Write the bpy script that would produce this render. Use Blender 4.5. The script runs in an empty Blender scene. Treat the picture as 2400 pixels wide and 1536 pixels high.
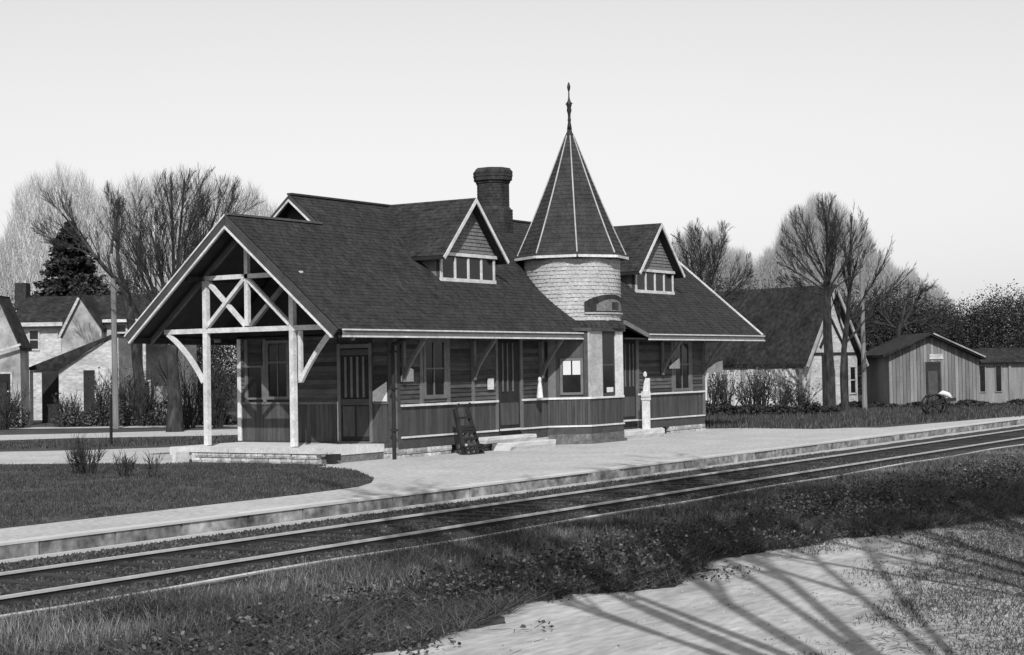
import bpy, math, random
import numpy as np
from mathutils import Vector, Matrix
R = math.radians
rnd = random.Random(7)
sc = bpy.context.scene
COL = sc.collection

# ------------------------------------------------------------------ camera, sky, sun, exposure
cam_d = bpy.data.cameras.new("camera"); cam = bpy.data.objects.new("camera", cam_d); COL.objects.link(cam)
sc.camera = cam
cam_d.sensor_width = 36; cam_d.lens = 3947.5 / 2400 * 36; cam_d.clip_start = .1; cam_d.clip_end = 3000
def cam_axes(yaw, pitch, roll):
    f = Vector((math.cos(yaw)*math.cos(pitch), math.sin(yaw)*math.cos(pitch), math.sin(pitch)))
    r = Vector((math.sin(yaw), -math.cos(yaw), 0)); d = f.cross(r)
    c, s = math.cos(roll), math.sin(roll)
    return (c*r + s*d), (-s*r + c*d), f
cr, cd, cf = cam_axes(.568101, .0235419, .0167801)
cam.matrix_world = Matrix(((cr.x, -cd.x, -cf.x, 0), (cr.y, -cd.y, -cf.y, 0), (cr.z, -cd.z, -cf.z, 2.4), (0, 0, 0, 1)))

SUN_AZ, SUN_EL = R(216), R(40)
w = bpy.data.worlds.new("World"); sc.world = w; w.use_nodes = True
nt = w.node_tree; nt.nodes.clear()
sky = nt.nodes.new('ShaderNodeTexSky'); sky.sky_type = 'NISHITA'; sky.sun_disc = False
sky.sun_elevation = SUN_EL; sky.sun_rotation = math.atan2(math.cos(SUN_AZ), math.sin(SUN_AZ))
sky.air_density = 3.2; sky.dust_density = 0.0; sky.ozone_density = 1.0
bw = nt.nodes.new('ShaderNodeRGBToBW'); bg = nt.nodes.new('ShaderNodeBackground'); out = nt.nodes.new('ShaderNodeOutputWorld')
bg.inputs[1].default_value = .108
nt.links.new(sky.outputs[0], bw.inputs[0]); nt.links.new(bw.outputs[0], bg.inputs[0]); nt.links.new(bg.outputs[0], out.inputs[0])
sl = bpy.data.lights.new("sun", 'SUN'); sl.energy = 4.0; sl.angle = R(.4); sl.color = (1, 1, 1)
so = bpy.data.objects.new("sun", sl); COL.objects.link(so)
sdir = Vector((math.cos(SUN_AZ)*math.cos(SUN_EL), math.sin(SUN_AZ)*math.cos(SUN_EL), math.sin(SUN_EL)))
so.rotation_euler = (-sdir).to_track_quat('-Z', 'Y').to_euler(); so.location = (0, 0, 60)
sc.view_settings.view_transform = 'Standard'; sc.view_settings.look = 'None'
sc.view_settings.gamma = 1; sc.view_settings.use_curve_mapping = False
sc.view_settings.exposure = 0.0

# ------------------------------------------------------------------ materials (a monochrome world)
MATS = {}
def mat(name, v, var=.25, scale=3.0, detail=6, rough=.85, bump=.0, bscale=None, rand=0.0, stretch=(1, 1, 1), spec=.3, fine=0.0, fscale=40, coords='pos'):
    m = bpy.data.materials.new(name); m.use_nodes = True; n = m.node_tree; L = n.links
    b = n.nodes['Principled BSDF']; b.inputs['Roughness'].default_value = rough
    b.inputs['Specular IOR Level'].default_value = spec
    geo = n.nodes.new('ShaderNodeNewGeometry'); mp = n.nodes.new('ShaderNodeMapping'); mp.inputs['Scale'].default_value = stretch
    L.new(geo.outputs['Position'], mp.inputs['Vector'])
    nz = n.nodes.new('ShaderNodeTexNoise'); nz.inputs['Scale'].default_value = scale; nz.inputs['Detail'].default_value = detail
    nz.inputs['Roughness'].default_value = .65
    L.new(mp.outputs[0], nz.inputs['Vector'])
    mr = n.nodes.new('ShaderNodeMapRange'); mr.inputs[1].default_value = .3; mr.inputs[2].default_value = .7
    mr.inputs[3].default_value = v*(1-var); mr.inputs[4].default_value = v*(1+var); mr.clamp = True
    L.new(nz.outputs['Fac'], mr.inputs[0]); last = mr.outputs[0]
    if fine:
        n2 = n.nodes.new('ShaderNodeTexNoise'); n2.inputs['Scale'].default_value = fscale; n2.inputs['Detail'].default_value = 3
        L.new(mp.outputs[0], n2.inputs['Vector'])
        m2 = n.nodes.new('ShaderNodeMapRange'); m2.inputs[1].default_value = .3; m2.inputs[2].default_value = .7
        m2.inputs[3].default_value = 1-fine; m2.inputs[4].default_value = 1+fine
        L.new(n2.outputs['Fac'], m2.inputs[0])
        mu = n.nodes.new('ShaderNodeMath'); mu.operation = 'MULTIPLY'; L.new(last, mu.inputs[0]); L.new(m2.outputs[0], mu.inputs[1]); last = mu.outputs[0]
    if rand:
        oi = n.nodes.new('ShaderNodeObjectInfo'); m3 = n.nodes.new('ShaderNodeMapRange')
        m3.inputs[3].default_value = 1-rand; m3.inputs[4].default_value = 1+rand; L.new(oi.outputs['Random'], m3.inputs[0])
        mu = n.nodes.new('ShaderNodeMath'); mu.operation = 'MULTIPLY'; L.new(last, mu.inputs[0]); L.new(m3.outputs[0], mu.inputs[1]); last = mu.outputs[0]
    L.new(last, b.inputs['Base Color'])
    if bump:
        n4 = n.nodes.new('ShaderNodeTexNoise'); n4.inputs['Scale'].default_value = bscale or scale*4; n4.inputs['Detail'].default_value = 5
        L.new(mp.outputs[0], n4.inputs['Vector'])
        bp = n.nodes.new('ShaderNodeBump'); bp.inputs['Strength'].default_value = bump; bp.inputs['Distance'].default_value = .02
        L.new(n4.outputs['Fac'], bp.inputs['Height']); L.new(bp.outputs[0], b.inputs['Normal'])
    MATS[name] = m; return m
def leafmat(name, lo, hi, rough=.7):
    """per-leaf shade from a per-face attribute"""
    m = bpy.data.materials.new(name); m.use_nodes = True; n = m.node_tree; L = n.links
    b = n.nodes['Principled BSDF']; b.inputs['Roughness'].default_value = rough; b.inputs['Specular IOR Level'].default_value = .15
    a = n.nodes.new('ShaderNodeAttribute'); a.attribute_name = 'shade'
    mr = n.nodes.new('ShaderNodeMapRange'); mr.inputs[3].default_value = lo; mr.inputs[4].default_value = hi
    L.new(a.outputs['Fac'], mr.inputs[0]); L.new(mr.outputs[0], b.inputs['Base Color']); MATS[name] = m; return m

M_SHINGLE = mat('dark_shingle', .031, .45, 2.2, 8, .9, bump=.5, bscale=30, fine=.5, fscale=8, stretch=(1.6, 1, .6))
M_SPIRE = mat('spire_shingle', .040, .4, 3, 8, .9, bump=.4, bscale=30, fine=.3, fscale=14)
M_RIDGE = mat('ridge_metal', .10, .3, 3)
M_WHITE = mat('white_paint', .62, .24, 3, 8, .65, fine=.16, fscale=18, bump=.15, bscale=30)
M_TRIM = mat('grey_trim_paint', .135, .25, 4, 6, .7, fine=.15)
M_TRIMD = mat('dark_trim_paint', .06, .3, 4, 6, .7, fine=.15)
M_SIDING = mat('siding_paint', .068, .4, 2.5, 6, .8, rand=.5, fine=.2, stretch=(1, 1, 4), bump=.2)
M_WAINS = mat('wainscot_paint', .062, .35, 2, 7, .8, rand=.25, fine=.25, stretch=(4, 4, .6), bump=.2)
M_DARKWOOD = mat('dark_wood', .022, .4, 3, 6, .8, fine=.2)
M_SOFFIT = mat('soffit_wood', .035, .3, 3, 6, .9)
M_TOWER = mat('tower_shingle_paint', .40, .20, 3.5, 8, .8, fine=.22, fscale=22, bump=.3, bscale=25)
M_GABLESH = mat('gable_shingle_paint', .17, .25, 4, 8, .8, fine=.3, fscale=18)
M_GLASS = mat('window_glass', .012, .5, 2, 4, .08, spec=.5)
M_BLIND = mat('window_blind', .62, .08, 3)
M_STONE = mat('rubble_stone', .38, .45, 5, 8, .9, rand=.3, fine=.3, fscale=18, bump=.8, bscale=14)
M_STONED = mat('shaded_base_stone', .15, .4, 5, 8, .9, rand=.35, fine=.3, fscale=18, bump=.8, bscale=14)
M_CAP = mat('dressed_stone', .58, .16, 3, 8, .85, rand=.08, fine=.12, fscale=20, bump=.4)
M_BRICK = mat('chimney_brick', .035, .4, 3, 8, .9, fine=.35, fscale=12, bump=.3)
M_IRON = mat('dark_iron', .02, .3, 5, 4, .5)
M_RAIL = mat('rail_steel', .50, .2, 3, 4, .35, spec=.6)
M_RAILSIDE = mat('rail_rust', .03, .3, 5)
M_PLATFORM = mat('platform_gravel', .44, .14, .7, 12, .95, fine=.22, fscale=9, bump=.9, bscale=16)
M_CURB = mat('curb_stone', .26, .8, 1.1, 7, .9, rand=.12, fine=.5, fscale=6, bump=.6)
M_CURBTOP = mat('curb_edge', .55, .1, 2, 6, .9, rand=.06)
M_BALLAST = mat('cinder_ballast', .040, .65, .9, 10, .95, fine=.6, fscale=14, bump=.9, bscale=25)
M_ROAD = mat('dirt_road', .39, .26, .9, 12, .95, fine=.2, fscale=7, bump=.8, bscale=10, stretch=(.5, 1.6, 1))
M_SOIL = mat('grassy_soil', .055, .5, 1.1, 10, .95, fine=.45, fscale=9, bump=.8, bscale=12)
M_LAWN = mat('lawn_turf', .058, .6, 1.3, 10, .95, fine=.4, fscale=8, bump=.8, bscale=12)
M_BARK = mat('bark', .035, .6, 3, 8, .95, fine=.6, fscale=7, bump=1.0, bscale=8, stretch=(1, 1, .35))
M_BARKL = mat('weathered_pole', .20, .25, 5, 6, .95, stretch=(1, 1, .2))
M_HOUSEW = mat('white_clapboard', .46, .32, .9, 10, .85, fine=.25, fscale=5, stretch=(1, 1, 3))
M_HOUSEG = mat('grey_clapboard', .32, .5, 1.3, 8, .85, fine=.3)
M_HOUSER = mat('house_roof', .024, .6, 1.0, 9, .95, fine=.6, fscale=5, bump=.6)
M_BARN = mat('barn_board', .20, .3, 1.5, 6, .9, rand=.32, fine=.25, stretch=(3, 3, .4))
M_LEAFD = leafmat('dark_foliage', .012, .11)
M_GRASS = leafmat('grass_blades', .018, .17)
M_WEED = leafmat('weed_leaves', .012, .24)
M_DRY = leafmat('dry_grass', .05, .36)
M_TWIG = mat('twig_bark', .045, .2, 3)
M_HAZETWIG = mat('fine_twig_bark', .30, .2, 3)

# ------------------------------------------------------------------ mesh helpers
def W(o):
    m = o.matrix_basis.copy()
    return W(o.parent) @ o.matrix_parent_inverse @ m if o.parent else m
def link(o, parent=None):
    COL.objects.link(o)
    if parent is not None:
        o.parent = parent; o.matrix_parent_inverse = W(parent).inverted()
    return o
def thing(name, label, cat, loc=(0, 0, 0), group=None):
    o = bpy.data.objects.new(name, None); o.location = loc; o.empty_display_size = .3; COL.objects.link(o)
    o['label'] = label; o['category'] = cat
    if group: o['group'] = group
    return o
def tag(o, label, cat, group=None):
    o['label'] = label; o['category'] = cat
    if group: o['group'] = group
    return o
def structure(o, label=None):
    o['kind'] = 'structure'
    if label: o['label'] = label
    return o
class MB:
    def __init__(s): s.v = []; s.f = []
    def add(s, vs, fs):
        k = len(s.v); s.v += [tuple(p) for p in vs]; s.f += [tuple(i+k for i in f) for f in fs]; return s
    def box(s, x0, x1, y0, y1, z0, z1):
        v = [(x, y, z) for z in (z0, z1) for y in (y0, y1) for x in (x0, x1)]
        return s.add(v, [(0, 2, 3, 1), (4, 5, 7, 6), (0, 1, 5, 4), (2, 6, 7, 3), (0, 4, 6, 2), (1, 3, 7, 5)])
    def beam(s, p, q, a, b, up=(0, 0, 1)):
        """square bar from p to q; a = width across, b = width along 'up'"""
        p, q = Vector(p), Vector(q); d = (q-p).normalized(); u = Vector(up)
        sx = d.cross(u)
        if sx.length < 1e-4: sx = d.cross(Vector((1, 0, 0)))
        sx.normalize(); uy = sx.cross(d).normalized()
        v = []
        for c in (p, q):
            for i, j in ((-1, -1), (1, -1), (1, 1), (-1, 1)): v.append(c + sx*a/2*i + uy*b/2*j)
        return s.add(v, [(3, 2, 1, 0), (4, 5, 6, 7), (0, 1, 5, 4), (1, 2, 6, 5), (2, 3, 7, 6), (3, 0, 4, 7)])
    def tube(s, pts, rad, n=6, cap=False):
        k = len(s.v); m = len(pts)
        for i, p in enumerate(pts):
            p = Vector(p); a = Vector(pts[max(0, i-1)]); b = Vector(pts[min(m-1, i+1)]); d = (b-a).normalized()
            u = d.orthogonal().normalized(); w_ = d.cross(u)
            for j in range(n):
                t = 2*math.pi*j/n; s.v.append(tuple(p + (u*math.cos(t) + w_*math.sin(t))*rad[i]))
        for i in range(m-1):
            for j in range(n):
                a = k+i*n+j; b = k+i*n+(j+1) % n; s.f.append((a, b, b+n, a+n))
        if cap: s.f.append(tuple(k+j for j in reversed(range(n)))); s.f.append(tuple(k+(m-1)*n+j for j in range(n)))
        return s
    def lathe(s, c, prof, n=24, a0=0.0, cap=True):
        k = len(s.v)
        for r, z in prof:
            for j in range(n):
                t = a0+2*math.pi*j/n; s.v.append((c[0]+r*math.cos(t), c[1]+r*math.sin(t), z))
        for i in range(len(prof)-1):
            for j in range(n):
                a = k+i*n+j; b = k+i*n+(j+1) % n; s.f.append((a, b, b+n, a+n))
        if cap:
            s.f.append(tuple(k+j for j in reversed(range(n)))); s.f.append(tuple(k+(len(prof)-1)*n+j for j in range(n)))
        return s
    def poly(s, pts, off):
        """flat polygon extruded by vector off"""
        n = len(pts); off = Vector(off); a = [Vector(p) for p in pts]; b = [p+off for p in a]
        return s.add(a+b, [tuple(reversed(range(n))), tuple(range(n, 2*n))] + [(i, (i+1) % n, (i+1) % n+n, i+n) for i in range(n)])
    def build(s, name, m, parent=None, kind=None, smooth=False):
        me = bpy.data.meshes.new(name); me.from_pydata(s.v, [], s.f); me.update()
        me.materials.append(m)
        o = bpy.data.objects.new(name, me); link(o, parent)
        if smooth: me.polygons.foreach_set('use_smooth', [True]*len(me.polygons))
        if kind: o['kind'] = kind
        return o
CUBES = {}
def cube(m):
    if m.name not in CUBES:
        b = MB(); e = .5; c = .47
        b.box(-.5, .5, -.5, .5, -.5, .5)
        me = bpy.data.meshes.new('board'); me.from_pydata(b.v, [], b.f); me.materials.append(m); CUBES[m.name] = me
    return CUBES[m.name]
STONEM = {}
def stonemesh(m, k=0):
    key = (m.name, k)
    if key not in STONEM:
        r = random.Random(k+5); vs = []
        b = MB()
        def P(x, y, z): return (x*.5*(1-.10*r.random()), y*.5*(1-.12*r.random()), z*.5*(1-.12*r.random()))
        idx = {}
        for z in (-1, 0, 1):
            for y in (-1, 1):
                for x in (-1, 0, 1):
                    q = P(x, y, z)
                    q = (q[0], q[1]*(1.12 if z == 0 else .96), q[2])
                    idx[(x, y, z)] = len(b.v); b.v.append(q)
        for y in (-1, 1):
            for z in (-1, 0):
                for x in (-1, 0):
                    f = (idx[(x, y, z)], idx[(x+1, y, z)], idx[(x+1, y, z+1)], idx[(x, y, z+1)]); b.f.append(f if y < 0 else f[::-1])
        for z in (-1, 1):
            for x in (-1, 0):
                f = (idx[(x, -1, z)], idx[(x+1, -1, z)], idx[(x+1, 1, z)], idx[(x, 1, z)]); b.f.append(f if z > 0 else f[::-1])
        for x in (-1, 1):
            for z in (-1, 0):
                f = (idx[(x, -1, z)], idx[(x, 1, z)], idx[(x, 1, z+1)], idx[(x, -1, z+1)]); b.f.append(f if x > 0 else f[::-1])
        me = bpy.data.meshes.new('stone'); me.from_pydata(b.v, [], b.f); me.materials.append(m); STONEM[key] = me
    return STONEM[key]
def piece(name, m, parent, x0, x1, y0, y1, z0, z1, rot=(0, 0, 0), mesh=None):
    o = bpy.data.objects.new(name, mesh or cube(m)); o.location = ((x0+x1)/2, (y0+y1)/2, (z0+z1)/2)
    o.scale = (x1-x0, y1-y0, z1-z0); o.rotation_euler = rot
    return link(o, parent)
def raw_mesh(name, V, F, m, shade=None, parent=None, kind=None):
    """V (n,3), F (k,3|4) numpy arrays"""
    me = bpy.data.meshes.new(name); k, c = F.shape
    me.vertices.add(len(V)); me.vertices.foreach_set('co', V.astype(np.float32).ravel())
    me.loops.add(k*c); me.loops.foreach_set('vertex_index', F.astype(np.int32).ravel())
    me.polygons.add(k); me.polygons.foreach_set('loop_start', np.arange(0, k*c, c, dtype=np.int32))
    try: me.polygons.foreach_set('loop_total', np.full(k, c, dtype=np.int32))
    except Exception: pass
    me.update(calc_edges=True); me.materials.append(m)
    if shade is not None:
        a = me.attributes.new('shade', 'FLOAT', 'FACE'); a.data.foreach_set('value', shade.astype(np.float32))
    o = bpy.data.objects.new(name, me); link(o, parent)
    if kind: o['kind'] = kind
    return o
NR = np.random.RandomState(3)
def inpoly(P, poly):
    x, y = P[:, 0], P[:, 1]; r = np.zeros(len(P), bool); n = len(poly)
    for i in range(n):
        x0, y0 = poly[i]; x1, y1 = poly[(i+1) % n]
        c = ((y0 > y) != (y1 > y)) & (x < (x1-x0)*(y-y0)/(y1-y0+1e-12)+x0); r ^= c
    return r
def blades(pts, z0, hmin, hmax, wd, lean=.4, shade=None):
    n = len(pts); a = NR.uniform(0, 2*np.pi, n); h = NR.uniform(hmin, hmax, n); ww = wd*NR.uniform(.6, 1.4, n)
    l = NR.uniform(0, lean, n)*h; b = NR.uniform(0, 2*np.pi, n)
    z = np.full(n, z0) if np.isscalar(z0) else z0
    p0 = np.c_[pts[:, 0]-np.cos(a)*ww/2, pts[:, 1]-np.sin(a)*ww/2, z]; p1 = np.c_[pts[:, 0]+np.cos(a)*ww/2, pts[:, 1]+np.sin(a)*ww/2, z]
    p2 = np.c_[pts[:, 0]+np.cos(b)*l, pts[:, 1]+np.sin(b)*l, z+h]
    V = np.stack([p0, p1, p2], 1).reshape(-1, 3); F = np.arange(3*n).reshape(n, 3)
    return V, F, (NR.beta(1.3, 3, n) if shade is None else shade)
def leaves(C, size, flat=1.0, shade=None):
    """random quads at centres C"""
    n = len(C); u = NR.normal(size=(n, 3)); u[:, 2] *= flat; u /= np.linalg.norm(u, axis=1)[:, None]
    v = NR.normal(size=(n, 3)); v -= (v*u).sum(1)[:, None]*u; v /= np.linalg.norm(v, axis=1)[:, None]
    s = (size*NR.uniform(.5, 1.5, n))[:, None]
    V = np.stack([C-u*s, C-v*s*.6, C+u*s, C+v*s*.6], 1).reshape(-1, 3); F = np.arange(4*n).reshape(n, 4)
    return V, F, (NR.beta(1.2, 3.2, n) if shade is None else shade)
def fbm(x, y, s=1.0, seed=0):
    r = np.random.RandomState(seed); t = np.zeros_like(x)
    for k in range(5):
        f = s*1.9**k; a, b, c, d = r.uniform(0, 6.28, 4)
        t += (np.sin(f*(x*math.cos(a)+y*math.sin(a))+c)*np.sin(f*(x*math.cos(b)-y*math.sin(b))+d))/1.6**k
    return t

# ------------------------------------------------------------------ ground
def sheet(name, pts, z, m, nz=0):
    b = MB(); b.add([(x, y, z) for x, y in pts], [tuple(range(len(pts)))])
    o = b.build(name, m); return structure(o)
g = MB()
xs = [-400, -60, 0, 10, 20, 30, 45, 60, 90, 140, 400, 1500]; ys = [-400, -60, -10, 0, 5, 10, 17, 25, 40, 60, 90, 140, 400, 1500]
g.v = [(x, y, -.03) for y in ys for x in xs]
for j in range(len(ys)-1):
    for i in range(len(xs)-1):
        a = j*len(xs)+i; g.f.append((a, a+1, a+1+len(xs), a+len(xs)))
structure(g.build('ground', M_SOIL))
# raised station ground (a step of ~0.2 m above the track bed), ballast, road
PE = 17.36
LAWN = [(16.3, 19.12), (19.3, 19.15), (22.97, 19.17), (24.9, 19.34), (25.9, 19.8), (26.9, 20.5), (27.6, 21.2), (28.1, 21.75), (28.7, 22.3), (29.25, 23.1), (29.6, 24.2), (30.26, 24.4), (30.26, 28.6), (29.4, 28.8), (29.12, 30.3), (28.02, 32.81), (24, 41), (-10, 41), (-10, 19.1)]
b = MB()
b.poly([(-30, PE+.26, .216), (140, PE+.26, .216), (140, 140, .216), (-30, 140, .216)], (0, 0, -.2))
yard = structure(b.build('yard', M_SOIL))
o = sheet('platform', [(-12, PE+.25), (53.2, PE+.25), (52.8, 20.3), (51.5, 21.3), (52.1, 23.9), (51.2, 25.2), (51, 26), (29.5, 26), (28.0, 22), (27, 21.1), (24, 19.9), (-12, 19.9)], .222, M_PLATFORM); PLAT = o
sheet('platform_strip', [(53.2, PE+.25), (100, PE+.25), (100, PE+.6), (63.8, PE+1.0), (52.8, PE+2.2)], .2205, M_PLATFORM)
o = sheet('lawn', LAWN, .228, M_LAWN)
sheet('path', [(28.0, 32.8), (29.1, 30.3), (29.25, 28.7), (30.3, 28.7), (32.6, 30.2), (36.5, 34.6), (34.1, 36.3), (32.65, 38.2), (26, 47), (22, 44)], .234, M_PLATFORM)
sheet('street', [(38.4, 44.9), (40.2, 43.8), (42.9, 39.9), (43.7, 39.2), (50, 30), (53, 33), (48.2, 43.3), (43.8, 46.65), (41.9, 49.1), (34, 62), (30, 58)], .232, M_PLATFORM)
sheet('street_edge', [(46.5, 54.5), (49.8, 46.3), (52, 41), (53.5, 42), (51.4, 47.8), (48, 56.2), (44, 66), (42.5, 65)], .232, M_PLATFORM)
# curb stones along the platform edge
x = 2.0; k = 0
while x < 110:
    L = rnd.uniform(.9, 1.6) if x < 60 else 3.0
    piece('curb_stone', M_CURB, PLAT, x, x+L-.03, PE+rnd.uniform(-.015, .015), PE+.25, -.03, .20)
    piece('curb_edging', M_CURBTOP, PLAT, x, x+L-.012, PE-.02, PE+.22, .203, .238+rnd.uniform(-.006, .006)); x += L
# track bed
b = MB(); n0 = len(xs)
bx = np.arange(-6, 140, .5); prof = [(12.95, -.03), (13.3, .015), (13.6, .03), (14.2, .005), (14.8, .02), (15.4, .0), (15.9, .035), (16.5, .02), (17.0, .0), (17.34, -.02)]
for x in bx:
    for y, z in prof: b.v.append((x, y+rnd.uniform(-.03, .03)*(prof[0][0] < y < 17.3), z+rnd.uniform(-.012, .012)))
n = len(prof)
for i in range(len(bx)-1):
    for j in range(n-1): a = i*n+j; b.f.append((a, a+n, a+n+1, a+1))
structure(b.build('track_bed', M_BALLAST))
NB = np.random.RandomState(9); n = 60000; X_ = NB.uniform(6, 42, n); Y_ = NB.uniform(13.2, 17.15, n); kp = (NB.rand(n) < np.clip(14/np.hypot(X_, Y_)*1.1, 0, 1)) & (abs(Y_-14.0) > .09) & (abs(Y_-15.67) > .09)
X_, Y_ = X_[kp], Y_[kp]; n = len(X_); sz = NB.uniform(.012, .035, n); Z_ = np.interp(Y_, [p[0] for p in prof], [p[1] for p in prof])+.004
q4 = NB.uniform(0, 6.28, n); pts_ = []
for kk in range(3): pts_.append(np.c_[X_+sz*np.cos(q4+kk*2.1), Y_+sz*np.sin(q4+kk*2.1), Z_-.01])
pts_.append(np.c_[X_+NB.normal(0, .004, n), Y_+NB.normal(0, .004, n), Z_+sz*.9])
V_ = np.stack(pts_, 1).reshape(-1, 3); b4 = np.arange(n)[:, None]*4; F_ = np.concatenate([b4+[0, 1, 3], b4+[1, 2, 3], b4+[2, 0, 3]]); S_ = NB.beta(1.1, 3.5, n); S_ = np.concatenate([S_]*3)
o = raw_mesh('cinders', V_, F_, leafmat('cinder_stones', .015, .20, .9), S_, kind='stuff'); o['label'] = 'loose cinders and stones of the track ballast'
# sleepers almost buried, two rails
T = thing('railway_track', 'single railway track with two bright steel rails passing the station platform', 'railway track', (20, 14.85, 0))
for i, y in enumerate((14.0, 15.67)):
    b = MB(); x = -6
    b.box(-6, 140, y-.012, y+.012, .0, .075); b.box(-6, 140, y-.06, y+.06, -.02, .022); rl = b.build('rail', M_RAILSIDE, T)
    h = MB(); h.box(-6, 140, y-.028, y+.028, .075, .105); h.build('rail_head', M_RAIL, rl)
sl_m = mat('sleeper_wood', .035, .4, 5, 6, .95, rand=.3)
for y in (14.0, 15.67):
    for x in np.arange(10.3, 70, 9.14):
        piece('joint_bar', M_RAILSIDE, T, x-.3, x+.3, y-.045, y-.013, .02, .068)
x = 7.0
while x < 60:
    piece('sleeper', sl_m, T, x, x+.22, 13.62, 16.05, -.06, .033+rnd.uniform(-.012, .006), (0, 0, rnd.uniform(-.02, .02))); x += .62
b = MB(); pts = [(xx, 13.12+.03*math.sin(xx*.21), .05+.012*math.sin(xx*.9)) for xx in np.arange(3, 120, 1.5)]
b.tube(pts, [.022]*len(pts), 6)
tag(b.build('signal_pipe', M_RAIL), 'thin pale pipe lying along the near side of the track', 'pipe')
b = MB(); x = 2
tb = None
ED = thing('timber_edging', 'pale timber edging at the foot of the platform curb', 'edging', (20, 17.2, 0))
x = 3.0
while x < 100:
    L = 4.8; piece('timber', M_CURBTOP, ED, x, x+L-.02, 17.19, 17.25, -.03, .035, (0, 0, rnd.uniform(-.002, .002))); x += L
# road
road = [(8.3, 9.4), (9.5, 8.9), (11.2, 8.55), (12.1, 8.4), (12.9, 8.5), (13.9, 8.68), (14.7, 8.95), (15.4, 8.85), (15.8, 8.4), (16.7, 8.25), (17.7, 8.5), (18.6, 8.8), (19.5, 8.8), (20.4, 8.5), (21.5, 8.4), (22.5, 8.1), (24, 7.6), (28, 7.0), (34, 6.5), (34, 2), (12, 0), (8, 0), (-5, 0), (-5, 9.6)]
road = [(x, y+(.30 if y > 7 else 0)) for x, y in road]
rr_ = random.Random(2); rough_ = []
for i in range(len(road)):
    (xa, ya), (xb, yb) = road[i], road[(i+1) % len(road)]; n = max(1, int(math.hypot(xb-xa, yb-ya)/.12)) if xa > 8 and xb > 8 else 1
    for q in range(n): f = q/n; rough_.append((xa+(xb-xa)*f+rr_.gauss(0, .05), ya+(yb-ya)*f+rr_.gauss(0, .05)+.12*math.sin((xa+(xb-xa)*f)*4.1)))
sheet('dirt_road', rough_, -.024, M_ROAD)

# ------------------------------------------------------------------ station
X0, YW = 32.9, 24.49                   # end wall plane, track wall plane
EY, EZ, PT = 23.78, 3.33, .8398        # eave line, roof top height there, pitch (tangent)
RY = 28.09; XR = 29.97; XE = 53.2; RY1 = 27.12
def rz(y): return EZ + PT*(y-EY)
ST = thing('railway_station', 'dark wooden railway station with steep shingled roof, round corner tower and spire', 'railway station', (X0, YW, .22))
# --- shingled roof planes, course by course
def roof_plane(name, O, eu, ev, length, interval, m, exp=.135, th=.010, seg=.17, parent=ST):
    """O origin at eave, eu unit vector along the courses, ev unit vector up the slope, interval(t)->[(u0,u1)] at slope distance t"""
    b = MB(); O, eu, ev = Vector(O), Vector(eu), Vector(ev); nn = eu.cross(ev).normalized()
    if nn.z < 0: nn = -nn
    t = 0.0
    while t < length-1e-6:
        t1 = min(t+exp, length)
        i0 = interval(t); i1 = interval(t1)
        for (a0, a1), (c0, c1) in zip(i0, i1):
            if a1-a0 < .02 and c1-c0 < .02: continue
            k = max(1, int((a1-a0)/seg))
            for q in range(k):
                p0 = a0+(a1-a0)*q/k; p1 = a0+(a1-a0)*(q+1)/k; s0 = c0+(c1-c0)*q/k; s1 = c0+(c1-c0)*(q+1)/k
                j = th*rnd.uniform(.55, 1.25)
                A = O+eu*p0+ev*t; B = O+eu*p1+ev*t; C = O+eu*s1+ev*t1; D = O+eu*s0+ev*t1
                b.add([A, B, A+nn*j, B+nn*j, C+nn*.002, D+nn*.002], [(0, 1, 3, 2), (2, 3, 4, 5)])
        t = t1
    return b.build(name, m, parent)
cs = math.sqrt(1+PT*PT); up = (0, 1/cs, PT/cs)
def iv_front(t):
    y = EY+t/cs
    return [(0, 41.35-XR)]
def iv_right(t):
    y = EY+t/cs
    return [(44.8-XR-(y-EY)*2.3 if y <= EY+.30 else 44.11-XR, XE-XR)]
def iv_mid(t):
    return [(41.352, 44.108)]
fr = roof_plane('roof', (XR, EY, EZ), (1, 0, 0), up, (RY1-EY)*cs, iv_front, M_SHINGLE)
roof_plane('roof', (XR, EY, EZ), (1, 0, 0), up, (RY1-EY)*cs, iv_right, M_SHINGLE)
roof_plane('roof', (0, EY+.40, rz(EY+.40)), (1, 0, 0), up, (RY1-EY-.40)*cs, iv_mid, M_SHINGLE)
roof_plane('roof', (0, RY1, rz(RY1)), (1, 0, 0), up, (RY-RY1)*cs, lambda t: [(33.45, XE)], M_SHINGLE)
# back slopes
dn = (0, -1/cs, PT/cs)
roof_plane('roof', (0, 2*RY-EY, EZ), (1, 0, 0), dn, (RY-EY)*cs, lambda t: [(33.45, XE)], M_SHINGLE, exp=.4, seg=2)
roof_plane('roof', (0, 2*RY1-EY, EZ), (1, 0, 0), dn, (RY1-EY)*cs, lambda t: [(XR, 33.5)], M_SHINGLE, exp=.4, seg=2)
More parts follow.
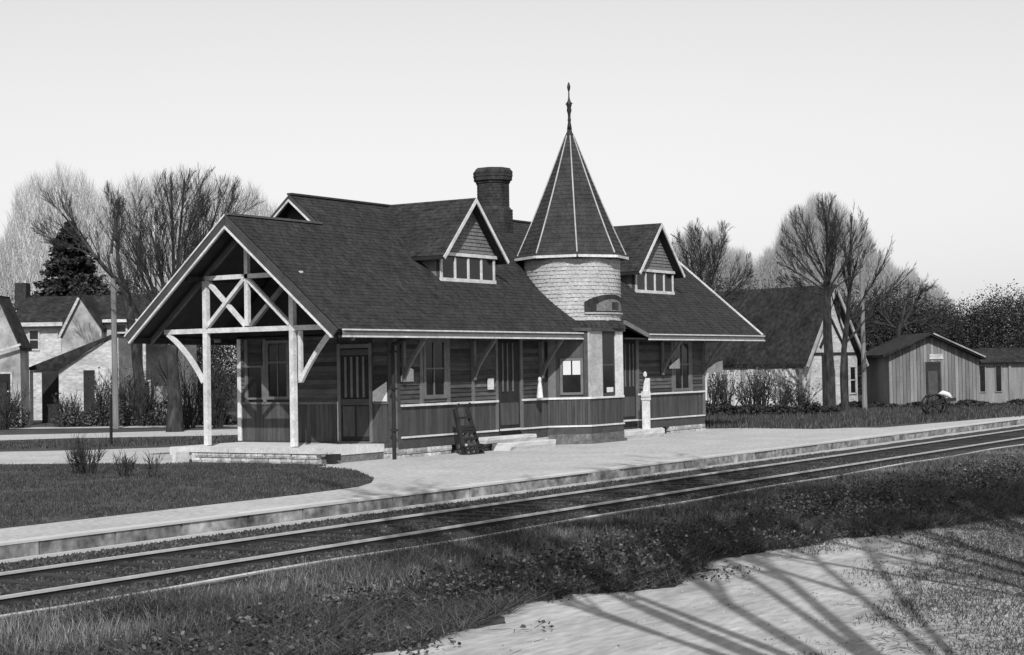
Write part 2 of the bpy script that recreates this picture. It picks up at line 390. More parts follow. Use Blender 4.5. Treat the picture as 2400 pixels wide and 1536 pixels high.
# soffit slabs under them
def slab(name, m, corners, th=.10, parent=ST):
    P = [Vector(c) for c in corners]; nn = (P[1]-P[0]).cross(P[2]-P[0]).normalized()
    if nn.z < 0: nn = -nn
    b = MB(); b.poly([p-nn*(.006+th) for p in P], nn*th); return b.build(name, m, parent)
def rp(x, y): return (x, y, rz(y))
def rpb(x, y, c): return (x, y, rz(2*c-y))
slab('roof_deck', M_SOFFIT, [rp(XR+.06, EY+.02), rp(41.3, EY+.02), rp(41.3, EY+.42), rp(XR+.06, EY+.42)])
slab('roof_deck', M_SOFFIT, [rp(44.75, EY+.02), rp(XE-.04, EY+.02), rp(XE-.04, EY+.42), rp(43.9, EY+.42)])
slab('roof_deck', M_SOFFIT, [rp(XR+.06, EY+.423), rp(XE-.04, EY+.423), rp(XE-.04, RY1), rp(XR+.06, RY1)])
slab('roof_deck', M_SOFFIT, [rp(33.5, RY1+.003), rp(XE-.04, RY1+.003), rp(XE-.04, RY-.06), rp(33.5, RY-.06)])
slab('roof_deck', M_SOFFIT, [rpb(XR+.06, 2*RY1-EY-.02, RY1), rpb(33.5, 2*RY1-EY-.02, RY1), rpb(33.5, RY1+.06, RY1), rpb(XR+.06, RY1+.06, RY1)])
slab('roof_deck', M_SOFFIT, [rpb(33.5, 2*RY-EY-.02, RY), rpb(XE-.04, 2*RY-EY-.02, RY), rpb(XE-.04, RY+.06, RY), rpb(33.5, RY+.06, RY)])
# ridge caps
b = MB(); b.beam((XR, RY1, rz(RY1)+.01), (33.5, RY1, rz(RY1)+.01), .16, .05); b.build('ridge_cap', M_RIDGE, ST)
b = MB(); b.beam((33.45, RY, rz(RY)+.01), (XE, RY, rz(RY)+.01), .16, .05); b.build('ridge_cap', M_SPIRE, ST)
# front gable barge boards: a dark board with a pale moulding below and a thin one above
def barge(xf, yc, yt, z_t, lo=.21, mw=.048, white=True, back=True, x_th=.05, t0=EY, m2=None):
    zt = z_t
    for s in (-1, 1):
        ye = yc + s*(yc-t0)
        ez = zt-PT*abs(ye-yc)
        d = Vector((0, s, -PT)).normalized(); nn = Vector((0, s*PT, 1)).normalized()
        top = Vector((xf, yc, zt)); end = Vector((xf, ye, ez))
        bb = MB()
        bb.poly([top-nn*.012, end-nn*.012, end-nn*(lo), Vector((xf, yc, zt-lo*cs))], (x_th, 0, 0)); bb.build('barge_board', M_TRIMD, ST)
        bb = MB(); o1 = Vector((-.022, 0, 0))
        bb.poly([Vector((xf, yc, zt-(lo-.0)*cs))+o1, end-nn*lo+o1, end-nn*(lo+mw)+o1, Vector((xf, yc, zt-(lo+mw)*cs))+o1], (x_th+.02, 0, 0)); bb.build('barge_moulding', m2 or M_WHITE, ST)
        if s > 0 and back:
            bb = MB(); bb.poly([top+o1*1.2-nn*.0, end+o1*1.2, end-nn*.035+o1*1.2, top-Vector((0, 0, .035*cs))+o1*1.2], (x_th, 0, 0)); bb.build('barge_moulding', M_WHITE, ST)
barge(XR-.05, RY1, 0, rz(RY1))
barge(33.42, RY, 0, rz(RY), lo=.10, mw=.045, back=False)
barge(XE+.0, RY, 0, rz(RY), lo=.10, mw=.07, back=False)
# right-hand rake top strip (pale)
bb = MB(); bb.beam((XE, EY, EZ+.03), (XE, RY, rz(RY)+.03), .07, .05); bb.build('rake_strip', M_WHITE, ST)
# gutters
def gutter(x0, x1):
    b = MB(); b.box(x0, x1, EY-.09, EY-.005, EZ-.028, EZ+.006); gg = b.build('gutter', M_WHITE, ST)
    b = MB(); b.box(x0+.01, x1-.01, EY-.055, EY-.004, EZ-.143, EZ-.030); b.build('fascia', M_TRIM, gg)
    b = MB(); b.box(x0, x1, EY-.085, EY-.002, EZ-.185, EZ-.145); b.build('gutter_moulding', M_WHITE, gg)
gutter(XR+.12, 41.28); gutter(44.85, XE)
b = MB(); b.beam((44.80, EY-.03, EZ-.05), (43.98, EY+.36, EZ+.36), .07, .12); b.build('rake_strip', M_TRIM, ST)
b = MB(); b.beam((41.3, EY-.06, EZ-.11), (41.3, EY+.45, EZ+.2), .05, .12); b.build('rake_strip', M_WHITE, ST)
b = MB(); b.box(33.5, XE, 2*RY-EY-.02, 2*RY-EY+.05, EZ-.17, EZ)
b.build('fascia', M_TRIM, ST)
b = MB(); b.box(XR+.1, 33.4, 2*RY1-EY+.0, 2*RY1-EY+.06, EZ-.15, EZ-.01); b.build('fascia', M_WHITE, ST)
# flat soffit / porch ceiling
b = MB(); b.box(X0+.1, XE-.1, EY+.05, YW+.3, EZ-.16, EZ-.12); b.build('soffit', M_SOFFIT, ST)

# --- wall cores
YB1 = 29.43
b = MB()
b.box(X0+.04, 33.75, YW+.04, YB1, .45, 3.3); b.box(33.75, 50.06, YW+.04, YB1, .45, 3.35); b.box(36.2, 50.06, YB1, 31.6, .45, 3.35)
b.build('wall', M_WAINS, ST)
# gable walls above the plate
b = MB(); b.poly([(X0+.04, YW-.1, 3.27), (X0+.04, 2*RY1-YW+.1, 3.27), (X0+.04, RY1, rz(RY1)-.2)], (.1, 0, 0)); b.build('gable_wall', M_DARKWOOD, ST)
b = MB(); b.poly([(33.75, EY+.9, 3.32), (33.75, 2*RY-EY-.9, 3.32), (33.75, RY, rz(RY)-.15)], (.1, 0, 0)); b.build('gable_wall', M_DARKWOOD, ST)
b = MB(); b.poly([(50.05, EY+.9, 3.32), (50.05, 2*RY-EY-.9, 3.32), (50.05, RY, rz(RY)-.15)], (.1, 0, 0)); b.build('gable_wall', M_DARKWOOD, ST)
# --- siding
def siding_front(xa, xb, z0, z1, y=YW, m=M_SIDING, e=.112):
    z = z0
    while z < z1-.03:
        h = min(e, z1-z); piece('siding_board', m, ST, xa, xb, y+.002, y+.024, z+.002, z+h+.012, (R(-15), 0, 0)); z += e
def siding_end(ya, yb, z0, z1, x=X0, m=M_SIDING, e=.112):
    z = z0
    while z < z1-.03:
        h = min(e, z1-z); piece('siding_board', m, ST, x+.002, x+.024, ya, yb, z+.002, z+h+.012, (0, R(15), 0)); z += e
def wains_front(xa, xb, z0, z1, y=YW, e=.13):
    n = max(1, round((xb-xa)/e)); d = (xb-xa)/n
    for i in range(n): piece('wainscot_board', M_WAINS, ST, xa+i*d+.004, xa+(i+1)*d-.004, y+.005+rnd.uniform(0, .006), y+.03, z0, z1)
def wains_end(ya, yb, z0, z1, x=X0, e=.14):
    n = max(1, round((yb-ya)/e)); d = (yb-ya)/n
    for i in range(n): piece('wainscot_board', M_WAINS, ST, x+.005+rnd.uniform(0, .006), x+.03, ya+i*d+.004, ya+(i+1)*d-.004, z0, z1)
# end wall (faces the near end of the line)
siding_end(24.62, 25.06, 1.6, 3.22); siding_end(26.16, 27.45, 1.6, 3.22); siding_end(29.18, 29.32, 1.6, 3.22)
siding_end(28.62, 29.08, 2.55, 3.22)
wains_end(24.64, 25.06, .62, 1.56); wains_end(26.18, 29.3, .62, 1.56)
def tr(name, m, *a): b = MB(); b.box(*a); return b.build(name, m, ST)
tr('corner_board', M_TRIMD, X0-.025, X0+.03, YW-.03, YW+.10, .45, 3.24)
tr('corner_board', M_WHITE, X0-.012, X0+.03, 29.33, 29.45, .62, 3.24)
tr('rail_board', M_TRIM, X0-.02, X0+.03, 26.16, 29.32, 1.555, 1.61)
tr('rail_board', M_TRIM, X0-.02, X0+.03, 24.605, 25.06, 1.555, 1.61)
tr('skirting_board', M_TRIMD, X0-.02, X0+.03, 24.605, 29.32, .50, .615)
# end wall door: panelled, four tall slats in the upper half
DR = tr('door', M_DARKWOOD, X0-.005, X0+.03, 25.16, 26.04, .66, 2.93)
def sub(name, m, par, *a): b = MB(); b.box(*a); return b.build(name, m, par)
for i in range(4):
    y = 25.30+i*.185; sub('door_slat', M_TRIM, DR, X0-.03, X0-.008, y, y+.065, 1.72, 2.72)
for y in (25.19, 25.62): sub('door_panel', M_WAINS, DR, X0-.022, X0-.008, y, y+.37, .76, 1.5)
sub('door_rail', M_TRIMD, DR, X0-.028, X0-.009, 25.17, 26.03, 2.76, 2.9); sub('door_rail', M_TRIMD, DR, X0-.028, X0-.009, 25.17, 26.03, 1.53, 1.68)
sub('door_jamb', M_TRIM, DR, X0-.045, X0+.02, 26.045, 26.14, .62, 3.05); sub('door_jamb', M_TRIM, DR, X0-.045, X0+.02, 25.07, 25.155, .62, 3.05)
sub('door_jamb', M_WHITE, DR, X0-.05, X0-.03, 26.115, 26.145, .64, 1.62); sub('door_sill', M_TRIM, DR, X0-.06, X0+.02, 25.1, 26.14, .60, .64)  # white strip paints sunlight onto the lower left jamb
sub('door_head', M_TRIM, DR, X0-.045, X0+.02, 25.157, 26.043, 2.935, 3.03)
# end wall windows
def window_end(y0, y1, z0, z1, rails=(), bars=(), fr_=.05, louvres=False):
    f = MB()
    f.box(X0-.035, X0+.02, y0, y0+fr_, z0, z1); f.box(X0-.035, X0+.02, y1-fr_, y1, z0, z1)
    f.box(X0-.033, X0+.02, y0+fr_, y1-fr_, z0, z0+fr_); f.box(X0-.033, X0+.02, y0+fr_, y1-fr_, z1-fr_, z1)
    for z in rails: f.box(X0-.025, X0+.02, y0+fr_, y1-fr_, z-.02, z+.02)
    for y in bars: f.box(X0-.022, X0+.018, y-.012, y+.012, z0+fr_, z1-fr_)
    fo = f.build('window', M_TRIM, ST)
    sub('pane', M_GLASS, fo, X0-.003, X0+.002, y0+fr_, y1-fr_, z0+fr_, z1-fr_)
    return fo
window_end(27.7, 28.46, 1.68, 3.18, rails=(2.62,), bars=(28.08,), fr_=.075)
window_end(28.56, 29.14, 1.68, 2.55, fr_=.05)
for z in np.arange(1.76, 2.02, .07): pass
tr('window_post', M_TRIM, X0-.03, X0+.03, 29.08, 29.18, 1.61, 3.22)
tr('window_post', M_TRIM, X0-.04, X0+.03, 28.462, 28.558, 1.61, 3.22)
tr('window_post', M_TRIM, X0-.03, X0+.03, 27.46, 27.6, 1.61, 3.22)
# white board cut to the shape of a sunlit wall patch by the corner
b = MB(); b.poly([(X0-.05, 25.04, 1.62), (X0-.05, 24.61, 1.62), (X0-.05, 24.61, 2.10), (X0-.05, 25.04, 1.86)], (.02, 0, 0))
b.build('sunlit_end_patch', M_WHITE, ST)['label'] = 'pale board standing in for a sunlit patch of wall beside the baggage door'
# --- track wall
tr('corner_board', M_TRIM, X0+.031, X0+.17, YW-.035, YW+.02, .45, 3.2)
tr('corner_board', M_TRIMD, X0+.172, X0+.32, YW-.02, YW+.02, .45, 3.2)
def wall_run(xa, xb):
    wains_front(xa, xb, .76, 1.47)
    n = max(1, round((xb-xa)/2.2)); d = (xb-xa)/n
    tr('sill_board', M_WHITE, xa, xb, YW-.055, YW+.03, 1.475, 1.53)
    tr('water_table', M_WHITE, xa+.02, xb-.02, YW-.05, YW+.03, .70, .745)
    tr('skirting_board', M_TRIMD, xa, xb, YW-.015, YW+.03, .45, .695)
wall_run(33.25, 37.58); wall_run(38.75, 40.12); wall_run(45.4, 50.02)
# front siding between openings
for xa, xb in ((33.25, 34.05), (35.36, 36.35), (36.5, 37.5), (38.85, 39.7), (45.52, 47.7), (49.15, 49.9)): siding_front(xa, xb, 1.55, 3.2)
siding_front(34.05, 35.36, 1.55, 1.66)
def window_front(x0, x1, z0, z1, bars=(), rails=(), y=YW, fm=M_TRIM, fr_=.07, parent=ST, blind=None):
    f = MB()
    f.box(x0, x0+fr_, y-.035, y+.02, z0, z1); f.box(x1-fr_, x1, y-.035, y+.02, z0, z1)
    f.box(x0+fr_, x1-fr_, y-.033, y+.02, z0, z0+fr_); f.box(x0+fr_, x1-fr_, y-.033, y+.02, z1-fr_, z1)
    for z in rails: f.box(x0+fr_, x1-fr_, y-.025, y+.02, z-.02, z+.02)
    for x in bars: f.box(x-.02, x+.02, y-.028, y+.018, z0+fr_, z1-fr_)
    fo = f.build('window', fm, parent)
    sub('pane', M_GLASS, fo, x0+fr_, x1-fr_, y-.003, y+.002, z0+fr_, z1-fr_)
    if blind: sub('blind', M_BLIND, fo, x0+fr_+.01, x1-fr_-.01, y-.008, y-.004, blind, z1-fr_-.01)
    return fo
window_front(34.2, 35.2, 1.64, 3.16, bars=(34.66,), rails=(2.4,), fr_=.10)
tr('window_post', M_TRIM, 34.05, 34.18, YW-.025, YW+.03, 1.53, 3.2); tr('window_post', M_TRIM, 35.22, 35.36, YW-.03, YW+.03, 1.53, 3.2)
window_front(47.85, 48.98, 1.55, 3.16, bars=(48.42,), rails=(2.4,), fr_=.09)
tr('window_post', M_TRIM, 47.7, 47.83, YW-.025, YW+.03, 1.53, 3.2); tr('window_post', M_TRIM, 49.0, 49.13, YW-.03, YW+.03, 1.53, 3.2)
for xa, xb in ((36.36, 36.48), (37.5, 37.6), (38.72, 38.84), (39.72, 39.84), (45.34, 45.5), (49.92, 50.06)): tr('wall_stud', M_TRIM, xa, xb, YW-.03, YW+.03, 1.53 if xa in (36.36, 39.72) else .75, 3.2)
# door openings
def door_front(x0, x1, slats, z0=.76):
    d = tr('door', M_DARKWOOD, x0, x1, YW+.0, YW+.03, z0, 3.12)
    for x in slats: sub('door_slat', M_TRIM, d, x, x+.045, YW-.03, YW-.003, 1.75, 3.05)
    sub('door_panel', M_WAINS, d, x0+.1, x1-.1, YW-.02, YW-.003, .85, 1.45)
    sub('door_sill', M_WHITE, d, x0+.05, x1-.05, YW-.09, YW-.01, z0-.05, z0-.003); return d
door_front(37.62, 38.70, (37.82, 38.05, 38.32)); door_front(44.35, 45.32, (44.62, 44.9, 45.12))
# eave brackets
def bracket(x, y=YW, z0=2.2, z1=3.1, out=.62, m=M_TRIM):
    b = MB(); b.box(x-.05, x+.05, y-.10, y-.031, z0-.12, z1)
    pts = [Vector((x, y-.08-out*(1-math.cos(t*math.pi/2))*.15-out*t*.85, z0+(z1-z0)*(t**.85))) for t in np.linspace(0, 1, 6)]
    for p, q in zip(pts[:-1], pts[1:]): b.beam(p, q, .075, .085, (0, 1, 0))
    b.box(x-.045, x+.045, y-.08-out-.05, y-.102, z1, z1+.08)
    return b.build('eave_bracket', m, ST)
for x in (33.32, 36.42, 39.78, 47.0, 50.0): bracket(x)
b = MB(); b.tube([(X0-.15, YW-.16, .22), (X0-.15, YW-.16, 3.0)], [.05, .045], 8, True); b.tube([(X0-.15, YW-.16, 3.0), (X0-.1, EY-.02, 3.18)], [.045, .045], 8)
for z in (.9, 1.9, 2.8): b.box(X0-.22, X0-.08, YW-.23, YW-.09, z, z+.05)
b.build('drainpipe', M_DARKWOOD, ST)
# a notice, then white boards standing in for sunlit patches of the track wall
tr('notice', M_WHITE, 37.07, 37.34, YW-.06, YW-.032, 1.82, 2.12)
b = MB(); b.poly([(33.22, YW-.05, 2.09), (33.74, YW-.05, 2.09), (33.74, YW-.05, 2.38), (33.62, YW-.05, 2.42), (33.22, YW-.05, 2.22)], (0, .015, 0)); b.build('sunlit_patch', M_WHITE, ST)
b = MB(); b.poly([(47.46, YW-.06, 2.27), (48.2, YW-.06, 2.27), (48.2, YW-.06, 2.6), (48.1, YW-.06, 2.58), (47.46, YW-.06, 2.34)], (0, .015, 0)); b.build('sunlit_patch', M_WHITE, ST)
b = MB(); b.poly([(50.05, YW-.06, 1.95), (50.3, YW-.06, 2.1), (51.35, YW-.06, 2.13), (51.35, YW-.06, 2.5), (50.9, YW-.06, 2.45), (50.05, YW-.06, 2.18)], (0, .03, 0)); b.build('sunlit_patch', M_WHITE, ST)
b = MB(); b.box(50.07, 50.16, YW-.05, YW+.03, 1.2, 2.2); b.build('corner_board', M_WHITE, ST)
# lamp knob
b = MB(); b.lathe((45.75, YW-.1, 0), [(.03, 2.02), (.06, 2.06), (.06, 2.14), (.02, 2.2)], 8); b.build('lamp', M_WHITE, ST)
# --- bay under the tower
BAY = [(40.14, YW), (40.98, 23.6), (42.87, 23.6), (43.7, YW)]
def bay_prism(name, m, off, z0, z1, par=ST, back=.2):
    A, B, C, D = BAY; s = off
    pts = [(A[0]-s*1.2, YW+back), (A[0]-s*1.2, YW), (B[0]-s*.45, B[1]-s), (C[0]+s*.45, C[1]-s), (D[0]+s*1.2, YW), (D[0]+s*1.2, YW+back)]
    b = MB(); b.poly([(x, y, z0) for x, y in pts], (0, 0, z1-z0)); return b.build(name, m, par)
bay_prism('bay_wall', M_WAINS, -.03, .7, 3.47)
bay_prism('sill_board', M_WHITE, .05, 1.475, 1.53)
bay_prism('water_table', M_WHITE, .05, .70, .745)
bay_prism('skirting_board', M_TRIMD, .02, .5, .698)
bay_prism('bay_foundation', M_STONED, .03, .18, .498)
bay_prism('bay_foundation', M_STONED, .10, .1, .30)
def face_boards(P, Q, z0, z1, e=.12):
    P, Q = Vector((*P, 0)), Vector((*Q, 0)); d = Q-P; L = d.length; n = max(1, round(L/e)); a = math.atan2(d.y, d.x)
    for i in range(n):
        c = P+d*((i+.5)/n); o = bpy.data.objects.new('wainscot_board', cube(M_WAINS)); o.location = (c.x, c.y, (z0+z1)/2)
        o.scale = (L/n-.008, .026+rnd.uniform(0, .008), z1-z0); o.rotation_euler = (0, 0, a); link(o, ST)
face_boards(BAY[0], BAY[1], .75, 1.47, .075); face_boards(BAY[1], BAY[2], .75, 1.47, .075)
def bay_panel(name, m, P, Q, t0, t1, z0, z1, off, th, par=ST):
    P, Q = Vector((*P, 0)), Vector((*Q, 0)); d = Q-P; nn = Vector((d.y, -d.x, 0)).normalized()
    a = P+d*t0+nn*off; c = P+d*t1+nn*off
    b = MB(); b.poly([a+Vector((0, 0, z0)), c+Vector((0, 0, z0)), c+Vector((0, 0, z1)), a+Vector((0, 0, z1))], -nn*th); return b.build(name, m, par)
A_, B_, C_, D_ = BAY
bay_panel('corner_post', M_TRIM, A_, B_, .02, .20, 1.53, 3.3, .02, .05)
f = bay_panel('window', M_TRIM, A_, B_, .30, .84, 1.6, 2.62, .02, .05)
bay_panel('pane', M_GLASS, A_, B_, .36, .78, 1.67, 2.56, .026, .004, f)
bay_panel('blind', M_BLIND, A_, B_, .37, .555, 2.16, 2.55, .034, .004, f); bay_panel('blind', M_BLIND, A_, B_, .59, .775, 2.16, 2.55, .034, .004, f)
bay_panel('corner_post', M_TRIMD, A_, B_, .86, 1.0, 1.53, 3.4, .03, .06)
bay_panel('pilaster', M_TOWER, B_, C_, -.03, .36, 1.53, 3.45, .035, .06)
f = bay_panel('window', M_TRIMD, B_, C_, .37, .77, 1.56, 3.4, .0, .04)
bay_panel('pane', M_GLASS, B_, C_, .41, .73, 1.62, 2.4, .006, .004, f); bay_panel('pane', M_GLASS, B_, C_, .41, .73, 2.46, 3.3, .006, .004, f)
bay_panel('curtain', M_WHITE, B_, C_, .5, .7, 1.64, 1.78, .012, .004, f)
bay_panel('corner_post', M_WHITE, B_, C_, .78, 1.0, 1.53, 3.45, .035, .06)
# skirt roof band between bay and tower
TC = (42.48, 25.0); TR = 1.40
b = MB(); b.lathe(TC, [(1.50, 3.44), (1.56, 3.46), (1.53, 3.56), (1.43, 3.66), (1.38, 3.70)], 40); b.build('tower_skirt', M_SHINGLE, ST, smooth=False)
bay_prism('bay_cornice', M_TRIMD, .10, 3.38, 3.46)
# --- tower: shingled drum
TW = None
b = MB(); z = 3.70; prof = []; i = 0
while z < 5.50:
    prof += [(TR+.016, z), (TR+.002, z+.108)]; z += .11
b.lathe(TC, prof, 48); TW = b.build('tower', M_TOWER, ST)
# shingle joints: individual butt ends, joined into one mesh
b = MB(); z = 3.70; row = 0
while z < 5.48:
    n = 58
    for j in range(n):
        t = 2*math.pi*(j+.5*(row % 2)+rnd.uniform(-.12, .12))/n
        if math.sin(t) > .35: continue
        w_ = 2*math.pi/n*rnd.uniform(.33, .45); r0 = TR+.016+rnd.uniform(.002, .016)
        c = [(TC[0]+rr*math.cos(t+s), TC[1]+rr*math.sin(t+s), zz) for rr, zz in ((r0, z+rnd.uniform(-.012, .006)), (TR+.006, z+.105)) for s in (-w_, w_)]
        c += [(TC[0]+(TR-.01)*math.cos(t+s), TC[1]+(TR-.01)*math.sin(t+s), z-.002) for s in (-w_, w_)]
        b.add(c, [(0, 1, 3, 2), (4, 5, 1, 0)])
    z += .11; row += 1
b.build('shingles', M_TOWER, TW)['kind'] = 'stuff'
# eyebrow window on the tower
def on_tower(ang, r, z): return Vector((TC[0]+r*math.cos(ang), TC[1]+r*math.sin(ang), z))
def tower_patch(name, m, a0, a1, zf0, zf1, r, par, n=12, th=.05):
    b = MB(); A = np.linspace(a0, a1, n)
    lo_o = [on_tower(a, r, zf0(a)) for a in A]; hi_o = [on_tower(a, r, zf1(a)) for a in A]
    lo_i = [on_tower(a, r-th, zf0(a)) for a in A]; hi_i = [on_tower(a, r-th, zf1(a)) for a in A]
    k = n; b.v = [tuple(p) for p in lo_o+hi_o+lo_i+hi_i]
    for i in range(n-1):
        b.f += [(i, i+1, k+i+1, k+i), (k+i, k+i+1, 3*k+i+1, 3*k+i), (i+1, i, 2*k+i, 2*k+i+1)]
    b.f += [(0, k, 3*k, 2*k), (n-1, 2*k+n-1, 3*k+n-1, k+n-1)]
    return b.build(name, m, par)
am = R(262); hw = R(38)
arch = lambda s, zb, zt: (lambda a: zb+(zt-zb)*math.sqrt(max(0, 1-((a-am)/s)**2)))
tower_patch('eyebrow_window', M_SHINGLE, am-hw, am+hw, lambda a: 3.93, arch(hw*1.18, 3.96, 4.44), TR+.05, TW)
tower_patch('eyebrow_panel', M_GABLESH, am-hw*.62, am+hw*.62, lambda a: 3.96, arch(hw*.72, 3.96, 4.30), TR+.064, TW)
tower_patch('pane', M_GLASS, am-hw*.02, am+hw*.34, lambda a: 4.0, lambda a: 4.22, TR+.074, TW, 4)
tower_patch('sill', M_TOWER, am-hw, am+hw, lambda a: 3.88, lambda a: 3.925, TR+.07, TW)
# --- spire: octagonal, with pale hips
SA = R(216); SR = 1.60
S = thing  # alias kept simple
b = MB(); prof = []; zb, zt = 5.56, 9.42; nC = 30
def sr(f): return SR*((1-f)*.93 + .07*(1-f)**3.2) + .02   # slight bell-cast at the eave
for i in range(nC):
    f0, f1 = i/nC, (i+1)/nC
    prof += [(sr(f0)+.012, zb+(zt-zb)*f0), (sr(f1)+.001, zb+(zt-zb)*f1-.002)]
b.lathe(TC, prof, 8, SA); SP = b.build('spire', M_SPIRE, ST)
for k in range(8):
    b = MB(); a = SA+k*math.pi/4; pts = []
    for f in np.linspace(.02, .93, 7): pts.append((TC[0]+(sr(f)+.012)*math.cos(a), TC[1]+(sr(f)+.012)*math.sin(a), zb+(zt-zb)*f))
    b.tube(pts, [.021]*5+[.018, .014], 6); b.build('hip_roll', mat('hip_metal%d' % k, .42, .2, 4) if k == 0 else MATS['hip_metal0'], SP)
for k in range(8):
    a0 = SA+k*math.pi/4; a1 = a0+math.pi/4; e = SR+.05
    p = Vector((TC[0]+e*math.cos(a0), TC[1]+e*math.sin(a0), 5.53)); q = Vector((TC[0]+e*math.cos(a1), TC[1]+e*math.sin(a1), 5.53))
    d = (q-p)*.018; b = MB(); b.beam(p+d, q-d, .07, .075); b.build('spire_gutter', M_WHITE, SP)
b = MB(); b.lathe(TC, [(1.35, 5.44), (1.66, 5.49), (1.62, 5.55)], 8, SA); b.build('spire_soffit', M_DARKWOOD, SP)
b = MB(); b.lathe(TC, [(.075, 9.34), (.06, 9.46), (.04, 9.56), (.055, 9.62), (.04, 9.68), (.045, 9.80), (.075, 9.90), (.06, 9.98), (.085, 10.07), (.09, 10.11), (.045, 10.18), (.022, 10.28), (.018, 10.46), (.04, 10.52), (.052, 10.59), (.035, 10.67), (.012, 10.73)], 10)
b.build('finial', M_IRON, SP, smooth=True)
b = MB(); b.beam((TC[0]-.12, TC[1], 10.1), (TC[0]+.12, TC[1], 10.1), .022, .022); b.beam((TC[0], TC[1]-.12, 10.1), (TC[0], TC[1]+.12, 10.1), .022, .022); b.build('finial_cross', M_IRON, SP)
# --- cross-gable dormers
def dormer(xc, w=1.31, dzr=0.0):
    yf = 25.44; ez = 5.36; zr = rz(RY)+.03; hw_ = 1.56; sl = (zr-ez)/hw_
    root = MB()
    # window wall
    f = MB(); x0, x1 = xc-w, xc+w; zb_ = rz(yf)+.0
    f.box(x0, x1, yf+.02, yf+.12, zb_-.1, ez+.02); D = f.build('dormer', M_TRIMD, ST)
    # white sill, mullions
    s = MB(); s.box(x0-.02, x1+.02, yf-.04, yf+.02, zb_-.02, zb_+.075); s.build('window_sill', M_WHITE, D)
    n = 4
    for i in range(n+1):
        x = x0+.045+(x1-x0-.09)*i/n; s = MB(); s.box(x-.042, x+.042, yf-.02, yf+.019, zb_+.077, ez); s.build('mullion', M_WHITE, D)
    for i in range(n):
        xa = x0+.045+(x1-x0-.09)*i/n+.044; xb = x0+.045+(x1-x0-.09)*(i+1)/n-.044
        s = MB(); s.box(xa, xb, yf+.004, yf+.010, zb_+.08, ez-.01); s.build('pane', M_GLASS, D)
    # band and gable shingles
    s = MB(); s.box(x0-.03, x1+.05, yf-.06, yf+.02, ez+.03, ez+.12); s.build('gable_band', M_WHITE, D)
    s = MB(); z = ez+.14
    while z < zr-.28:
        h = min(.10, zr-.28-z); wz = (zr-.10-z)/sl; wz2 = (zr-.10-z-h)/sl
        j = rnd.uniform(0, .006)
        s.add([(xc-wz, yf-.02-j, z), (xc+wz, yf-.02-j, z), (xc+wz2, yf, z+h), (xc-wz2, yf, z+h), (xc-wz, yf+.02, z), (xc+wz, yf+.02, z)], [(0, 1, 2, 3), (4, 5, 1, 0)]); z += h
    s.poly([(xc-hw_+.15, yf+.02, ez+.08), (xc+hw_-.15, yf+.02, ez+.08), (xc, yf+.02, zr-.1)], (0, .05, 0))
    s.build('gable_shingles', M_GABLESH, D)
    # cheeks
    for sgn in (-1, 1):
        x = xc+sgn*(w-.02); s = MB(); yb = EY+(ez-EZ)/PT
        s.poly([(x, yf+.13, zb_), (x, yf+.13, ez), (x, yb, ez)], (sgn*.03, 0, 0)); s.build('dormer_cheek', M_GABLESH, D)
    # roof slopes with courses
    yfo = yf-.30
    for sgn in (-1, 1):
        L = math.hypot(hw_, zr-ez); ev = Vector((-sgn*hw_/L, 0, (zr-ez)/L))
        def iv(t):
            z = ez+(zr-ez)*t/L; yv = EY+(z-EZ)/PT
            return [(0, max(.01, yv-yfo+.05))]
        roof_plane('dormer_roof', (xc+sgn*hw_, yfo, ez), (0, 1, 0), ev, L, iv, M_SHINGLE, parent=D)
        yv = EY+(ez-EZ)/PT
        s = MB(); P = [Vector((xc+sgn*hw_, yfo+.02, ez)), Vector((xc+sgn*hw_, yv, ez)), Vector((xc, RY, zr)), Vector((xc, yfo+.02, zr))]
        nn = (P[1]-P[0]).cross(P[2]-P[0]).normalized(); nn = -nn if nn.z < 0 else nn
        s.poly([p-nn*.07 for p in P], nn*.062); s.build('dormer_deck', M_DARKWOOD, D)
        s = MB(); tp = Vector((xc, yfo-.02, zr+.0)); bt = Vector((xc+sgn*(hw_+.03), yfo-.02, ez-.04)); q = Vector((sgn*(zr-ez), 0, hw_)).normalized()
        s.poly([tp, bt, bt-q*.095, tp-Vector((0, 0, .095*L/hw_))], (0, .035, 0)); s.build('dormer_barge', M_WHITE, D)
        s = MB(); s.box(xc+sgn*hw_-.04, xc+sgn*hw_+.04, yfo+.05, yv, ez-.10, ez-.01); s.build('dormer_eave', M_DARKWOOD, D)
    return D
d1 = dormer(37.70); d2 = dormer(48.50)
# --- chimney
b = MB(); cx_, cy_ = 43.08, 28.1
b.lathe((cx_, cy_), [(.60, 6.4), (.60, 7.18), (.56, 7.22), (.53, 7.26), (.50, 7.30), (.50, 8.0), (.54, 8.02), (.54, 8.07), (.60, 8.10), (.615, 8.38), (.56, 8.44), (.54, 8.48), (.46, 8.49), (.42, 8.2)], 8, R(20)); CH = b.build('chimney', M_BRICK, ST)
b = MB()
for z in np.arange(6.5, 8.4, .09):
    r = .607 if z < 7.15 else (.507 if 7.3 < z < 7.98 else (.622 if 8.12 < z < 8.36 else 0))
    if r: b.lathe((cx_, cy_), [(r-.02, z), (r-.0, z+.01), (r-.0, z+.07), (r-.02, z+.08)], 8, R(20), cap=False)
b.build('brick_courses', M_BRICK, CH)

